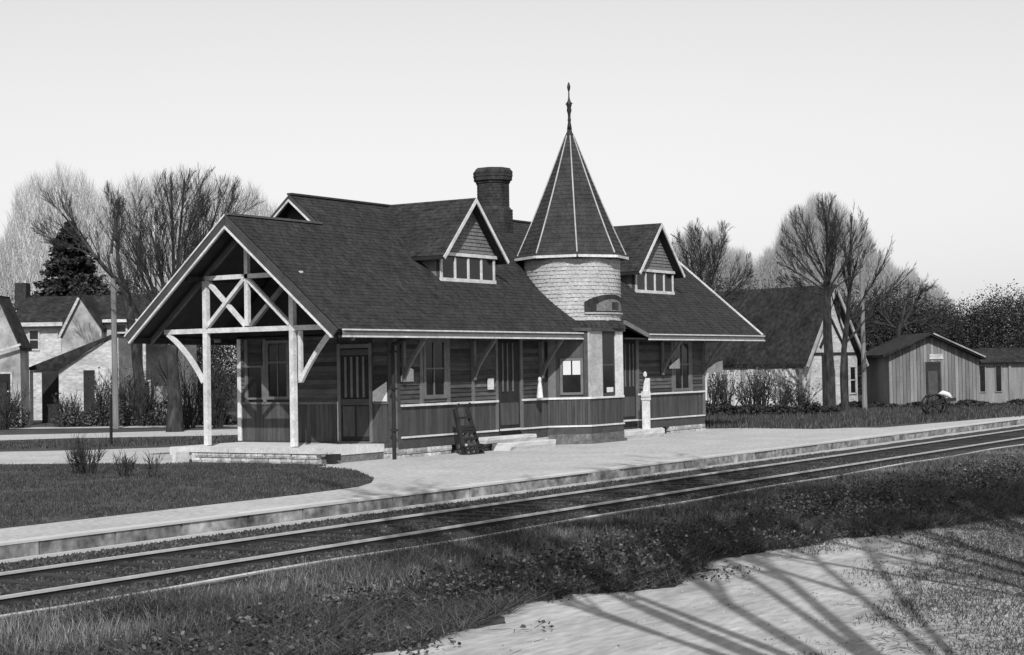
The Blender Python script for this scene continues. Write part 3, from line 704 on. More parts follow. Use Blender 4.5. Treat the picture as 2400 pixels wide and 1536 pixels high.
# --- gable truss and porch
XP = 30.65; ZF = .62
TRU = [('post', (28.42, ZF), (28.42, 4.62), .13), ('post', (25.69, ZF), (25.69, 4.62), .13), ('king_post', (27.09, 3.50), (27.09, 6.0), .12),
       ('tie_beam', (29.78, 3.41), (24.36, 3.41), .13), ('collar_beam', (28.42, 4.69), (25.4, 4.69), .12)]
for nme, p, q, wd in TRU:
    off = 0 if 'post' in nme and nme != 'king_post' else .006
    b = MB(); b.beam((XP+off, *p), (XP+off, *q), wd-off*2, wd-off*2, (0, 1, 0) if 'post' in nme else (0, 0, 1)); b.build(nme, M_WHITE, ST)
for p, q, xo, m in (((28.36, 4.6), (27.16, 3.5), .02, M_WHITE), ((28.36, 3.5), (27.16, 4.6), -.03, M_WHITE), ((27.02, 4.6), (25.75, 3.5), -.02, M_WHITE), ((27.02, 3.5), (25.9, 4.5), .05, M_TRIM)):  # last brace is coloured grey to paint in its shade
    b = MB(); b.beam((XP+xo, *p), (XP+xo, *q), .09, .11, (1, 0, 0)); b.build('diagonal_brace', m, ST)
def curved(y0, z0, y1, z1, name='curved_brace', bow=.16):
    b = MB(); pts = []
    for t in np.linspace(0, 1, 9):
        y = y0+(y1-y0)*t; z = z0+(z1-z0)*t; k = bow*4*t*(1-t)
        d = Vector((0, y1-y0, z1-z0)).normalized(); nn = Vector((0, -d.z, d.y)); nn = nn if nn.z < 0 else -nn
        pts.append(Vector((XP, y, z))+nn*k)
    k = len(pts); up_ = []; lo_ = []
    for i, p in enumerate(pts):
        d = (pts[min(k-1, i+1)]-pts[max(0, i-1)]).normalized(); nn = Vector((0, -d.z, d.y)); up_.append(p+nn*.05); lo_.append(p-nn*.05)
    for i in range(k-1):
        A, B_q, C, D = up_[i], up_[i+1], lo_[i+1], lo_[i]; h = Vector((.045, 0, 0))
        j = len(b.v); b.v += [tuple(v) for v in (A-h, B_q-h, C-h, D-h, A+h, B_q+h, C+h, D+h)]
        b.f += [(j, j+1, j+2, j+3), (j+7, j+6, j+5, j+4), (j, j+4, j+5, j+1), (j+3, j+2, j+6, j+7)]
    return b.build(name, M_WHITE, ST)
curved(29.70, 3.36, 28.52, 2.15, bow=-.10)
curved(24.48, 3.36, 25.46, 2.15, bow=-.05)
b = MB(); b.beam((XP+.02, 25.48, 2.12), (XP+.02, 25.48, 3.34), .09, .09, (0, 1, 0)); b.build('bracket_leg', M_WHITE, ST)
# purlins under the porch roof
for y in (EY+.15, 2*RY1-EY-.15, 25.69, 28.55):
    z = rz(min(y, 2*RY1-y))-.22; b = MB(); b.box(XR+.15, X0+.02, y-.05, y+.05, z-.1, z+.02); b.build('purlin', M_SOFFIT, ST)
# inner truss line seen dark under the roof
for s in (-1, 1):
    b = MB(); b.beam((XP, RY1, rz(RY1)-.33), (XP, RY1+s*(RY1-EY-.1), EZ-.22), .10, .09, (1, 0, 0)); b.build('rafter', M_TRIM, ST)
# porch floor and plinth of stones
PX = 30.28
tr('porch_floor', M_CAP, PX+.02, X0-.03, 24.72, 29.35, .40, .59)
y = 24.64
while y < 28.6:
    L = min(rnd.uniform(.5, .95), 28.66-y)
    piece('plinth_cap', M_CAP, ST, PX-.06, PX+.3, y, y+L-.012, .475, .603+rnd.uniform(-.005, .005)); y += L
for row, (z0, z1) in enumerate(((.10, .225), (.227, .35), (.352, .472))):
    y = 24.72-rnd.uniform(0, .05)
    while y < 28.55:
        L = min(rnd.uniform(.18, .5), 28.58-y)
        if L < .05: break
        o = bpy.data.objects.new('plinth_stone', stonemesh(M_STONE, rnd.randrange(6))); o.location = (PX+.06, y+L/2, (z0+z1)/2)
        o.rotation_euler = (0, 0, math.pi/2*3); o.scale = (L-.012, .2, z1-z0-.008); link(o, ST); y += L
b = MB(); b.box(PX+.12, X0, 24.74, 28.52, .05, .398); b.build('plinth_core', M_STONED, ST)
b = MB(); b.box(29.9, PX-.02, 28.6, 28.66, .1, .5); 
tr('plinth_end', M_CAP, 29.75, PX-.07, 28.62, 28.74, .15, .50)
# foundation stones along end wall and track wall, with dark vent openings
def found(axis, a, bb_, fixed, z0, z1, vents=()):
    rows = 2
    for r_ in range(rows):
        s = a-rnd.uniform(0, .1)
        za = z0+(z1-z0)*r_/rows; zb2 = z0+(z1-z0)*(r_+1)/rows
        while s < bb_:
            L = min(rnd.uniform(.22, .6), bb_-s+.001)
            if L < .05: break
            if any(v0 < s+L/2 < v1 for v0, v1 in vents): s += L; continue
            o = bpy.data.objects.new('foundation_stone', stonemesh(M_STONE if axis == 'x' or s < 26 or s > 0 else M_STONED, rnd.randrange(6)))
            if axis == 'x': o.location = (s+L/2, fixed+.06, (za+zb2)/2)
            else: o.location = (fixed+.06, s+L/2, (za+zb2)/2); o.rotation_euler = (0, 0, -math.pi/2)
            o.scale = (L-.01, .2, zb2-za-.008); link(o, ST); s += L
found('y', 24.45, 25.9, X0, .2, .50); found('x', X0, 37.6, YW, .16, .45, vents=((35.2, 35.75),)); found('x', 39.2, 40.1, YW, .16, .45); found('x', 45.4, 50.0, YW, .16, .45, vents=((47.1, 47.6),))
b = MB(); b.box(X0+.1, 50, YW+.1, 29.4, .05, .448); b.build('foundation_core', M_DARKWOOD, ST)
tr('vent', M_IRON, 30.6, 30.9, 24.5, 24.7, .3, .45)

# --- loose things by the station
def slab_step(name, label, x0, x1, y0, y1, z0, z1, seed, group):
    r = random.Random(seed); b = MB(); n = 7; top = []; 
    def row(z, jj):
        pts = []
        for i in range(n): pts.append((x0+(x1-x0)*i/(n-1)+r.uniform(-.008, .008), y0+(.05 if z < z0+.01 else 0)+r.uniform(-.010, .010)*jj, z+r.uniform(-.003, .003)))
        for i in range(n): pts.append((x1-(x1-x0)*i/(n-1)+r.uniform(-.015, .015), y1+r.uniform(-.01, .01), z+r.uniform(-.006, .006)))
        return pts
    R0 = row(z0, 1); R1 = row((z0+z1)/2, 1.6); R2 = row(z1-.015, 1); R3 = [(x+(.012 if x < (x0+x1)/2 else -.012), y+(.012 if y < (y0+y1)/2 else -.012), z1) for x, y, z in R2]
    m = 2*n; b.v = R0+R1+R2+R3
    for k in range(3):
        for i in range(m): b.f.append((k*m+i, k*m+(i+1) % m, (k+1)*m+(i+1) % m, (k+1)*m+i))
    b.f.append(tuple(range(3*m, 4*m)))
    return tag(b.build(name, M_CAP), label, 'stone step', group)
slab_step('stone_step', 'lower and longer pale stone slab step at the station door by the hand truck', 37.0, 39.25, 23.7, 24.3, .2, .42, 1, 'stone door steps')
slab_step('stone_step', 'upper pale stone slab step lying against the station wall below the left door', 36.45, 38.85, 24.06, 24.42, .425, .585, 2, 'stone door steps')
slab_step('stone_step', 'single broad pale stone step between the bay and the right wing, white post on it', 43.05, 45.65, 23.7, 24.43, .2, .47, 3, 'stone door steps')
# white post with collar standing on the step
px, py = 44.95, 23.95
t = thing('post', 'slender white post with a collar and slanting top, standing on the right stone step', 'post', (px, py, .47))
b = MB(); b.box(px-.09, px+.09, py-.09, py+.09, .47, 1.34); b.build('shaft', M_WHITE, t)
b = MB(); b.box(px-.11, px+.11, py-.11, py+.11, 1.342, 1.42); b.box(px-.105, px+.105, py-.105, py+.105, 1.44, 1.60); b.build('collar', M_WHITE, t)
b = MB(); b.poly([(px-.06, py-.09, 1.602), (px+.10, py-.09, 1.602), (px+.12, py-.09, 2.0), (px+.02, py-.09, 1.86)], (0, .16, 0)); b.build('post_head', M_WHITE, t)
# white urn on the window sill
b = MB(); b.lathe((39.42, YW-.20, 0), [(.095, 1.535), (.09, 1.56), (.07, 1.8), (.05, 1.92), (.035, 1.98), (.05, 2.02), (.045, 2.09), (.015, 2.12)], 12)
tag(b.build('oil_can', M_WHITE, smooth=True), 'white bottle-shaped can standing against the wall on the sill left of the bay', 'can')
# baggage hand truck leaning on the wall
H0 = Vector((35.35, 23.72, .22))
t = thing('hand_truck', 'dark wooden baggage hand truck leaning upright against the station wall', 'hand truck', tuple(H0))
def P_(u, v, z): return (H0.x+u, H0.y+v, .22+z)
for s in (-1, 1):
    b = MB(); b.beam(P_(s*.36, .10, .02), P_(s*.27, .42, 1.15), .10, .09); b.build('side_rail', M_DARKWOOD, t)
    b = MB(); b.beam(P_(s*.27, .42, 1.12), P_(s*.25, .30, 1.28), .05, .05); b.build('handle', M_DARKWOOD, t)
    b = MB(); n = 16; c = Vector(P_(s*.40, .10, .12))
    ring = [(c.x, c.y+.11*math.cos(a), c.z+.11*math.sin(a)) for a in np.linspace(0, 2*math.pi, n+1)]
    b.tube(ring, [.022]*(n+1), 5)
    for a in np.linspace(0, math.pi, 4)[:-1]: b.beam((c.x, c.y+.11*math.cos(a), c.z+.11*math.sin(a)), (c.x, c.y-.11*math.cos(a), c.z-.11*math.sin(a)), .018, .018, (1, 0, 0))
    b.build('wheel', M_IRON, t)
for z in (.12, .20, .40, .56, .63, .70, .92):
    b = MB(); k = z/1.15; b.beam(P_(-.33+.06*k, .42*k-.03, z), P_(.33-.06*k, .42*k-.03, z), .03, .055); b.build('slat', M_DARKWOOD, t)
b = MB(); b.box(H0.x-.34, H0.x+.34, H0.y-.06, H0.y+.12, .225, .25); b.build('toe_plate', M_IRON, t)
for q in (-.12, .1):
    b = MB(); b.beam(P_(q, .02, .05), P_(q*1.1, .26, .66), .10, .05); b.build('inner_rail', M_TRIMD, t)

# ------------------------------------------------------------------ trees
def grow(bt, bc, p, d, L, r, lev, maxlev, rr, spread, upw, kids, twig_r, ratio, wob=.12, start=.35, env=None):
    n = 4 if lev < 2 else (3 if lev < maxlev else 2)
    pts = [p.copy()]; rad = [r]; dd = d.copy()
    endr = max(twig_r*.6, r*((.22 if env else .55) if lev < maxlev else .3))
    for i in range(n):
        dd = (dd + Vector((rr.gauss(0, wob), rr.gauss(0, wob), rr.gauss(0, wob)+upw*.5))).normalized()
        q_n = pts[-1]+dd*L/n
        if env:
            cx, cy, zc, ru, rv = env; hx = ((q_n.x-cx)**2+(q_n.y-cy)**2)/ru**2; dz = (q_n.z-zc)/rv
            if (dz > 0 and hx+dz*dz > 1) or (dz <= 0 and hx > 1.1):
                if len(pts) == 1: return
                rad[-1] = min(rad[-1], twig_r); lev = 99 if lev > 1 else lev; n = len(pts)-1; break
        pts.append(q_n); rad.append(r+(endr-r)*(i+1)/n)
    tgt = bt if lev <= 1 else bc
    tgt.tube(pts, rad, 7 if lev == 0 else (5 if lev == 1 else (4 if lev == 2 else 3)))
    if lev >= maxlev: return
    if n < 1: return
    k = kids[min(lev, len(kids)-1)]
    for i in range(k):
        st = start if lev == 1 else .35
        f = (st + (1-st)*(i+rr.random())/k) if lev > 0 else (.55+.45*(i+rr.random())/k)
        if i == k-1: f = 1.0
        j = min(n-1, int(f*n)); q = pts[j]+(pts[j+1]-pts[j])*(f*n-j) if f < 1 else pts[-1]
        ang = rr.uniform(.5, 1.0)*spread*(1 if f < 1 else .5); az = rr.uniform(0, 2*math.pi)
        ax = dd.orthogonal().normalized(); ax.rotate(Matrix.Rotation(az, 3, dd)); nd = dd.copy(); nd.rotate(Matrix.Rotation(ang, 3, ax))
        nd = (nd+Vector((0, 0, upw))).normalized()
        rc = max(twig_r, (r+(endr-r)*f)*(rr.uniform(.32, .5) if env else rr.uniform(.5, .72)))
        grow(bt, bc, q, nd, L*ratio*rr.uniform(.75, 1.15), rc, lev+1, maxlev, rr, spread, upw, kids, twig_r, ratio, wob*1.1, start, env)
def bare_tree(name, label, base, limbs, seed, maxlev=5, spread=.62, upw=.08, kids=(4, 5, 5, 5, 4), twig_r=.010, ratio=.62, trunk=None, group=None, m=None, mt=None, cat='bare tree', start=.35, wob=.12, env=None):
    rr = random.Random(seed); t = thing(name, label, cat, base, group); bt, bc = MB(), MB(); B = Vector(base)
    if trunk: bt.tube([B+Vector(o) for o in trunk[0]], trunk[1], 8)
    for off, d, L, r in limbs:
        grow(bt, bc, B+Vector(off), Vector(d).normalized(), L, r, 1 if trunk else 0, maxlev, rr, spread, upw, kids, twig_r, ratio, wob, start, env)
    bt.build('trunk', m or M_BARK, t); c = bc.build('crown', mt or M_TWIG, t)
    return t
RT = Vector((.54, -.84, 0)).normalized()     # camera right on the ground, only a handy axis for distant rows
FW = Vector((.84, .54, 0)).normalized()
def off(u, v, z): q = RT*u+FW*v; return (q.x, q.y, z)
# right: tall tree with a clear trunk and broad vase crown
bare_tree('bare_tree', 'tall bare tree with straight dark trunk standing in front of the white gabled cottage', (67.08, 27.0, .2),
          [(off(0, 0, 5.2), off(-1.0, 0, .50), 2.2, .045), (off(0, 0, 5.3), off(-.85, .2, .8), 2.5, .055), (off(0, 0, 5.5), off(-.55, .1, 1), 2.8, .06), (off(0, 0, 5.6), off(-.22, -.1, 1), 3.1, .06), (off(0, 0, 5.6), off(-.02, -.1, 1), 3.3, .08), (off(0, 0, 5.5), off(.18, .2, 1), 3.1, .06), (off(0, 0, 5.4), off(.36, .1, 1), 3.0, .06), (off(0, 0, 5.2), off(.62, -.2, .85), 2.6, .055), (off(0, 0, 5.3), off(.05, .6, .9), 2.6, .05), (off(0, 0, 5.0), off(-1, 0, .18), 1.9, .04), (off(0, 0, 5.3), off(.1, -.6, .9), 2.6, .05), (off(0, 0, 5.1), off(.95, 0, .5), 2.1, .045)],
          11, maxlev=4, spread=.55, upw=.09, kids=(5, 10, 9, 7), twig_r=.0065, ratio=.40, start=.12, wob=.06, env=(67.08, 27.0, 6.9, 2.15, 2.75), trunk=([(0, 0, 0), off(.05, 0, 1.5), off(-.03, 0, 3.5), off(0, 0, 5.6)], [.28, .22, .20, .17]), mt=M_BARK)
bare_tree('bare_tree', 'dark leaning bare tree with one thick tall limb right of the tall tree', (68.3, 26.8, .2),
          [(off(.1, 0, 3.3), off(.17, 0, 1), 3.7, .11), (off(.1, 0, 3.2), off(-.35, 0, 1), 1.8, .06), (off(.1, 0, 3.0), off(.75, .1, .8), 2.6, .06), (off(.4, 0, 4.2), off(.55, -.2, .8), 2.4, .055), (off(.3, 0, 4.0), off(.95, 0, .6), 2.6, .05)],
          12, maxlev=4, mt=M_BARK, spread=.5, upw=.06, kids=(4, 8, 7, 5), twig_r=.007, ratio=.35, start=.3, wob=.04, trunk=([(0, 0, 0), off(-.05, 0, 1.6), off(.0, 0, 2.6), off(.12, 0, 3.6)], [.18, .15, .13, .12]))
bare_tree('bare_tree', 'low spreading bare tree above the board shed at the right', (83, 29.6, .2),
          [(off(0, 0, 3.8), off(.6, 0, .6), 2.0, .08), (off(0, 0, 3.8), off(.2, 0, 1), 1.7, .08), (off(0, 0, 3.6), off(-.5, 0, .8), 1.8, .07), (off(0, 0, 3.8), off(.9, 0, .4), 2.1, .06), (off(0, 0, 3.8), off(-.9, 0, .4), 1.8, .06)],
          13, mt=M_BARK, maxlev=5, spread=.65, upw=.03, kids=(5, 6, 6, 4, 4), twig_r=.009, ratio=.5, trunk=([(0, 0, 0), off(0, 0, 4.0)], [.2, .13]))
bare_tree('bare_tree', 'round-crowned bare tree rising behind the right end of the station roof', (70.4, 34.5, .2),
          [(off(0, 0, 4.6), off(-.75, 0, 1), 2.9, .06), (off(0, 0, 4.7), off(-.35, 0, 1), 3.1, .07), (off(0, 0, 4.8), off(.05, 0, 1), 3.2, .08), (off(0, 0, 4.7), off(.4, 0, 1), 3.2, .07), (off(0, 0, 4.6), off(.85, 0, .8), 3.0, .06), (off(0, 0, 4.6), off(1.0, 0, .5), 2.9, .05), (off(0, 0, 4.6), off(-1.0, 0, .6), 2.3, .05), (off(0, 0, 4.7), off(0, .5, 1), 2.8, .06), (off(0, 0, 4.7), off(-.25, -.4, 1), 2.9, .06), (off(0, 0, 4.7), off(.3, -.4, 1), 2.9, .06)],
          14, maxlev=4, mt=M_BARK, spread=.6, upw=.06, kids=(5, 11, 9, 7), twig_r=.007, ratio=.40, start=.2, wob=.07, env=(70.6, 34.3, 7.2, 2.1, 2.15), trunk=([(0, 0, 0), off(.1, 0, 2.5), off(0, 0, 4.9)], [.26, .2, .15]))
# left: leaning two-limbed tree, then the big many-stemmed tree
bare_tree('bare_tree', 'leaning bare tree whose two long limbs spread left above the dark spruce', (53.63, 53.66, .1),
          [(off(-.75, 0, 6.2), off(-.85, 0, .95), 4.2, .13), (off(-.70, 0, 6.3), off(-.36, 0, 1), 3.2, .12), (off(-.3, 0, 5.4), off(.1, .2, 1), 2.4, .06), (off(-1.8, 0, 7.4), off(-1, .2, .35), 2.4, .055), (off(-1.2, 0, 7.6), off(-.1, .3, 1), 2.6, .06)],
          21, maxlev=4, spread=.52, upw=.10, kids=(6, 14, 10, 6), twig_r=.0065, ratio=.40, start=.30, wob=.08, mt=M_BARK, env=(51.9, 56.3, 8.6, 3.1, 2.9), trunk=([off(0, 0, 0), off(-.05, 0, 2), off(-.25, 0, 4), off(-.72, 0, 6.3)], [.30, .24, .20, .16]))
bare_tree('bare_tree', 'large many-stemmed bare tree with broad fan crown behind the open gable', (45.6, 43.9, .2),
          [(off(0, 0, 3.3), off(-.66, 0, 1), 5.4, .085), (off(0, 0, 3.6), off(-.42, .1, 1), 5.6, .10), (off(0, 0, 3.9), off(-.20, 0, 1), 5.6, .10), (off(0, 0, 3.9), off(.0, .2, 1), 5.6, .10), (off(0, 0, 3.8), off(.20, -.1, 1), 5.5, .10), (off(0, 0, 3.6), off(.45, 0, 1), 5.3, .09), (off(0, 0, 3.4), off(.72, 0, .95), 5.3, .09), (off(0, 0, 3.8), off(.1, -.4, 1), 4.8, .08), (off(0, 0, 3.4), off(.95, 0, .75), 5.0, .07), (off(0, 0, 3.2), off(-.9, -.2, .95), 4.4, .06), (off(0, 0, 3.6), off(.3, .5, 1), 4.8, .07)],
          22, maxlev=4, spread=.55, upw=.07, kids=(6, 12, 10, 8), twig_r=.007, ratio=.38, start=.18, wob=.06, mt=M_BARK, env=(46.05, 43.3, 6.6, 3.35, 3.6), trunk=([(0, 0, -.05), off(0, 0, 1.2), off(-.08, 0, 2.6), off(0, 0, 4.0)], [.34, .25, .22, .20]))
# spruce
def conifer(name, label, base, h, rmax, seed):
    rr = np.random.RandomState(seed); t = thing(name, label, 'evergreen tree', base)
    b = MB(); b.tube([Vector(base), Vector(base)+Vector((0, 0, h))], [.25, .02], 6); b.build('trunk', M_BARK, t)
    C = []; z = h*.12
    while z < h*.99:
        f = 1-z/h; L = rmax*(f**.8)*rr.uniform(.75, 1.1); n = int(6+8*f)
        for k in range(n):
            a = rr.uniform(0, 2*math.pi); l = L*rr.uniform(.7, 1.15)
            s = np.linspace(.1, 1, int(6+10*l)); dr = -.28*s*l + .18*(s**2)*l
            pts = np.c_[np.cos(a)*s*l, np.sin(a)*s*l, z+dr]
            for q in range(6): C.append(pts+rr.normal(0, .07+.04*l, pts.shape)*[1, 1, .6])
        z += .16+.14*f
    C = np.concatenate(C)+np.array(base)
    V, F, S_ = leaves(C, .13, .5); raw_mesh('crown', V, F, M_LEAFD, S_, t)
    return t
conifer('spruce', 'dark pointed spruce rising behind the white houses on the left', (66.6, 72.0, .2), 10.9, 5.0, 5)
# ------------------------------------------------------------------ poles
t = thing('telegraph_pole', 'weathered grey telegraph pole by the road in front of the left houses', 'telegraph pole', (48.03, 49.42, .2))
b = MB(); b.tube([(48.03, 49.42, .2), (47.9, 49.36, 6.2)], [.13, .10], 8, True); b.build('pole', M_BARKL, t)
b = MB(); b.tube([(37.4, 38.7, .2), (37.4, 38.7, 1.75)], [.055, .05], 6, True)
tag(b.build('hitching_post', M_IRON), 'short dark iron post in the grass beside the path, in front of the pole', 'post')
t = thing('telegraph_pole', 'thin grey pole standing between the tall bare tree and the board shed', 'telegraph pole', (72.5, 27.5, .2))
b = MB(); b.tube([(72.5, 27.5, .2), (72.45, 27.5, 6.6)], [.12, .09], 8, True); b.build('pole', M_BARKL, t)

# ------------------------------------------------------------------ distant buildings (local frames: u right, v away)
class Site:
    """local frame at a ground point; u runs to azimuth az"""
    def __init__(s, o, az): s.o = Vector((*o, .2)); s.u = Vector((math.cos(az), math.sin(az), 0)); s.v = Vector((-math.sin(az), math.cos(az), 0))
    def p(s, u, v, z): return s.o+s.u*u+s.v*v+Vector((0, 0, z))
    def box(s, b, u0, u1, v0, v1, z0, z1):
        vs = [s.p(u, v, z) for z in (z0, z1) for v in (v0, v1) for u in (u0, u1)]
        b.add(vs, [(0, 2, 3, 1), (4, 5, 7, 6), (0, 1, 5, 4), (2, 6, 7, 3), (0, 4, 6, 2), (1, 3, 7, 5)])
    def part(s, name, m, par, *a): b = MB(); s.box(b, *a); return b.build(name, m, par)
    def prism(s, name, m, par, pts, off_): b = MB(); q = s.p(*off_)-s.o; b.poly([s.p(*p) for p in pts], q); return b.build(name, m, par)
    def window(s, par, u0, u1, z0, z1, v, m=None, bars=True, fr=.08):
        b = MB(); m = m or M_HOUSEW
        s.box(b, u0, u0+fr, v-.06, v+.02, z0, z1); s.box(b, u1-fr, u1, v-.06, v+.02, z0, z1); s.box(b, u0+fr, u1-fr, v-.055, v+.02, z0, z0+fr); s.box(b, u0+fr, u1-fr, v-.055, v+.02, z1-fr, z1)
        if bars: s.box(b, u0+fr, u1-fr, v-.045, v+.0, (z0+z1)/2-.03, (z0+z1)/2+.03)
        o = b.build('window', m, par); s.part('pane', M_GLASS, o, u0+fr, u1-fr, v-.02, v-.01, z0+fr, z1-fr); return o
AZR = math.atan2(RT.y, RT.x)
def gpt(u, D): q = FW*D+RT*u; return (q.x, q.y)     # ground point
def bg(px, D): return (px-1200)/3947.5*D            # lateral offset of a photo column at depth D (planning numbers)
# left lean-to cottage
D = 75; k = 3947.5/D
s_ = Site(gpt(bg(150, D), D), AZR)
def zz(x, y, D=D): return 2.2+(861+(1200-x)*.0168-y)*D/3947.5
LT = thing('cottage', 'small whitewashed lean-to cottage with dark doorway behind the telegraph pole', 'cottage', tuple(s_.o))
uw = 140/k
s_.prism('wall', M_HOUSEW, LT, [(0, 0, 0), (uw, 0, 0), (uw, 0, zz(290, 792)), (uw-.4, 0, zz(270, 797)), (0, 0, zz(150, 862))], (0, 3, 0))
s_.part('door', M_DARKWOOD, LT, 58/k, 84/k, -.03, -.002, .1, zz(220, 868))
b = MB(); A1 = s_.p(-1.35, -.25, zz(85, 868)); B1 = s_.p(0.05, -.25, zz(150, 866)); C1 = s_.p(uw-.45, -.1, zz(268, 795)); C2 = s_.p(uw+.1, .0, zz(288, 788)); D1 = s_.p(uw-.9, 2.6, zz(258, 786)); D2_ = s_.p(uw, 2.6, zz(288, 786))
b.poly([A1, B1, C1], (0, 0, .10)); b.build('roof', M_HOUSER, LT); b = MB(); b.poly([A1, C1, D1], (0, 0, .098)); b.build('roof', M_HOUSER, LT); b = MB(); b.poly([C1, C2, D2_, D1], (0, 0, .096)); b.build('roof', M_HOUSER, LT)
s_.part('carport_post', M_HOUSEW, LT, -1.32, -1.2, .1, .22, 0, zz(85, 872)); s_.part('carport_beam', M_HOUSEW, LT, -1.32, 0, .1, .22, zz(85, 874), zz(85, 866))
s_.part('carport_back', M_DARKWOOD, LT, -1.2, -.02, 1.6, 1.7, 0, zz(85, 868))
s_.window(LT, 3.55, 4.1, .8, 1.9, .0)
# white two-storey house behind
D2 = 82; k2 = 3947.5/D2
def z2(x, y): return zz(x, y, D2)
h_ = Site(gpt(bg(55, D2), D2), AZR)
HB = thing('house', 'white two-storey house with dark roof and a steep grey cross gable, left of the spruce', 'house', tuple(h_.o))
def u2(px): return (px-55)/k2
h_.part('wall', M_HOUSEW, HB, 0, u2(430), 0, 5, 0, z2(150, 760))
h_.prism('roof', M_HOUSER, HB, [(-.3, -.3, z2(150, 758)), (-.3, 2.5, z2(100, 690)), (-.3, 5.3, z2(150, 758))], (u2(445)+.3, 0, 0))
h_.part('cornice', M_HOUSEW, HB, -.2, u2(165), -.42, -.3, z2(80, 766), z2(80, 757)); h_.part('cornice', M_HOUSEW, HB, u2(258), u2(440), -.42, -.3, z2(300, 756), z2(300, 749))
h_.prism('gable_wall', M_HOUSEG, HB, [(u2(165), -.6, 1), (u2(258), -.6, 1), (u2(258), -.6, z2(258, 765)), (u2(212), -.6, z2(210, 698)), (u2(165), -.6, z2(165, 780))], (0, 2.5, 0))
for a, c in (((u2(158), z2(160, 785)), (u2(210), z2(210, 690))), ((u2(210), z2(210, 690)), (u2(264), z2(264, 770)))):
    b = MB(); b.poly([h_.p(a[0], -.75, a[1]), h_.p(c[0], -.75, c[1]), h_.p(c[0], -.75, c[1]-.16), h_.p(a[0], -.75, a[1]-.16)], h_.p(0, 2.8, 0)-h_.o); b.build('gable_roof', M_HOUSER, HB)
b = MB(); b.beam(h_.p(u2(161), -.78, z2(161, 792)), h_.p(u2(208), -.78, z2(208, 700)), .08, .12); b.build('gable_trim', M_HOUSEW, HB)
h_.window(HB, u2(80), u2(107), z2(90, 822), z2(90, 772), 0); h_.window(HB, u2(281), u2(312), z2(300, 782), z2(300, 758), 0, bars=False)
h_.prism('porch_roof', M_HOUSER, HB, [(u2(283), -2.6, z2(300, 803)), (u2(283), -2.6, z2(300, 800)), (u2(283), 0, z2(300, 782)), (u2(283), 0, z2(300, 790))], (u2(420)-u2(283), 0, 0))
for px in (290, 318, 345, 373):
    h_.part('porch_post', M_HOUSEW, HB, u2(px), u2(px)+.14, -2.5, -2.36, 0, z2(300, 800))
h_.window(HB, u2(295), u2(316), z2(300, 920), z2(300, 870), 0); h_.window(HB, u2(330), u2(365), z2(300, 930), z2(300, 865), 0)
h_.part('chimney', M_BRICK, HB, u2(18), u2(45), 2.2, 3, z2(30, 720), z2(30, 658))
h_.part('porch_screen', M_HOUSEG, HB, u2(262), u2(430), -.05, -.01, 0, z2(300, 800)-.3)
# far-left grey house
D3 = 72; k3 = 3947.5/D3
def z3(x, y): return zz(x, y, D3)
a_ = Site(gpt(bg(-60, D3), D3), AZR)
def u3(px): return (px+60)/k3
HA = thing('house', 'grey gabled house cut by the left edge of the picture, with dark lower windows', 'house', tuple(a_.o))
a_.prism('wall', M_HOUSEG, HA, [(0, 0, 0), (u3(62), 0, 0), (u3(60), 0, z3(60, 815)), (u3(14), 0, z3(14, 708)), (0, 0, z3(-60, 840))], (0, 1.3, 0))
for a, c in (((u3(14)-.02, z3(14, 700)), (u3(66), z3(66, 822))), ((u3(-62), z3(-62, 850)), (u3(14)+.02, z3(14, 700)))):
    b = MB(); b.poly([a_.p(a[0], -.2, a[1]), a_.p(c[0], -.2, c[1]), a_.p(c[0], -.2, c[1]+.13), a_.p(a[0], -.2, a[1]+.13)], a_.p(0, 1.6, 0)-a_.o); b.build('roof', M_HOUSER, HA)
b = MB(); b.beam(a_.p(0, -.3, z3(0, 845)), a_.p(u3(66), -.3, z3(66, 808)), .1, .09); b.build('lower_eave', M_HOUSEW, HA)
b = MB(); b.beam(a_.p(u3(-10), -.24, z3(-10, 760)), a_.p(u3(14), -.24, z3(14, 712)), .08, .08); b.build('gable_trim', M_HOUSEW, HA)
a_.window(HA, u3(0), u3(42), .7, z3(20, 872), 0); a_.part('door', M_DARKWOOD, HA, u3(8), u3(30), -.09, -.07, .1, 1.9)
# right: white gabled cottage with big dark roof running left
Dr = 80; kr = 3947.5/Dr
def zr_(x, y, D=Dr): return zz(x, y, D)
ang = AZR+R(-35)
c0 = gpt(bg(1895, Dr), Dr)
q_ = Site(c0, AZR+R(38))          # gable wall runs to the right and away
WC = thing('cottage', 'white gabled cottage with steep dark roof behind the tall bare tree on the right', 'cottage', tuple(q_.o))
Wd = 150/kr/math.cos(R(38)); Ln = 5.2/math.sin(R(52)) if False else 7.4
ze_, zp_ = zr_(1895, 838), zr_(1975, 672)
q_.prism('wall', M_HOUSEW, WC, [(0, 0, 0), (Wd, 0, 0), (Wd, 0, ze_), (Wd/2, 0, zp_), (0, 0, ze_)], (0, Ln, 0))
for sg in (0, 1):
    u_a = -.25 if sg == 0 else Wd+.25; ze2 = ze_-.25*(zp_-ze_)/(Wd/2)
    b = MB(); b.poly([q_.p(u_a, -.4, ze2), q_.p(Wd/2, -.4, zp_), q_.p(Wd/2, Ln+.3, zp_), q_.p(u_a, Ln+.3, ze2)], (0, 0, .16)); b.build('roof', M_HOUSER, WC)
    b = MB(); b.beam(q_.p(u_a, -.45, ze2-.03), q_.p(Wd/2, -.45, zp_-.03), .08, .14); b.build('barge_board', M_HOUSEG, WC)
q_.part('beam', M_DARKWOOD, WC, 0, Wd, -.05, -.002, zr_(1975, 830)-.03, zr_(1975, 830)+.09)
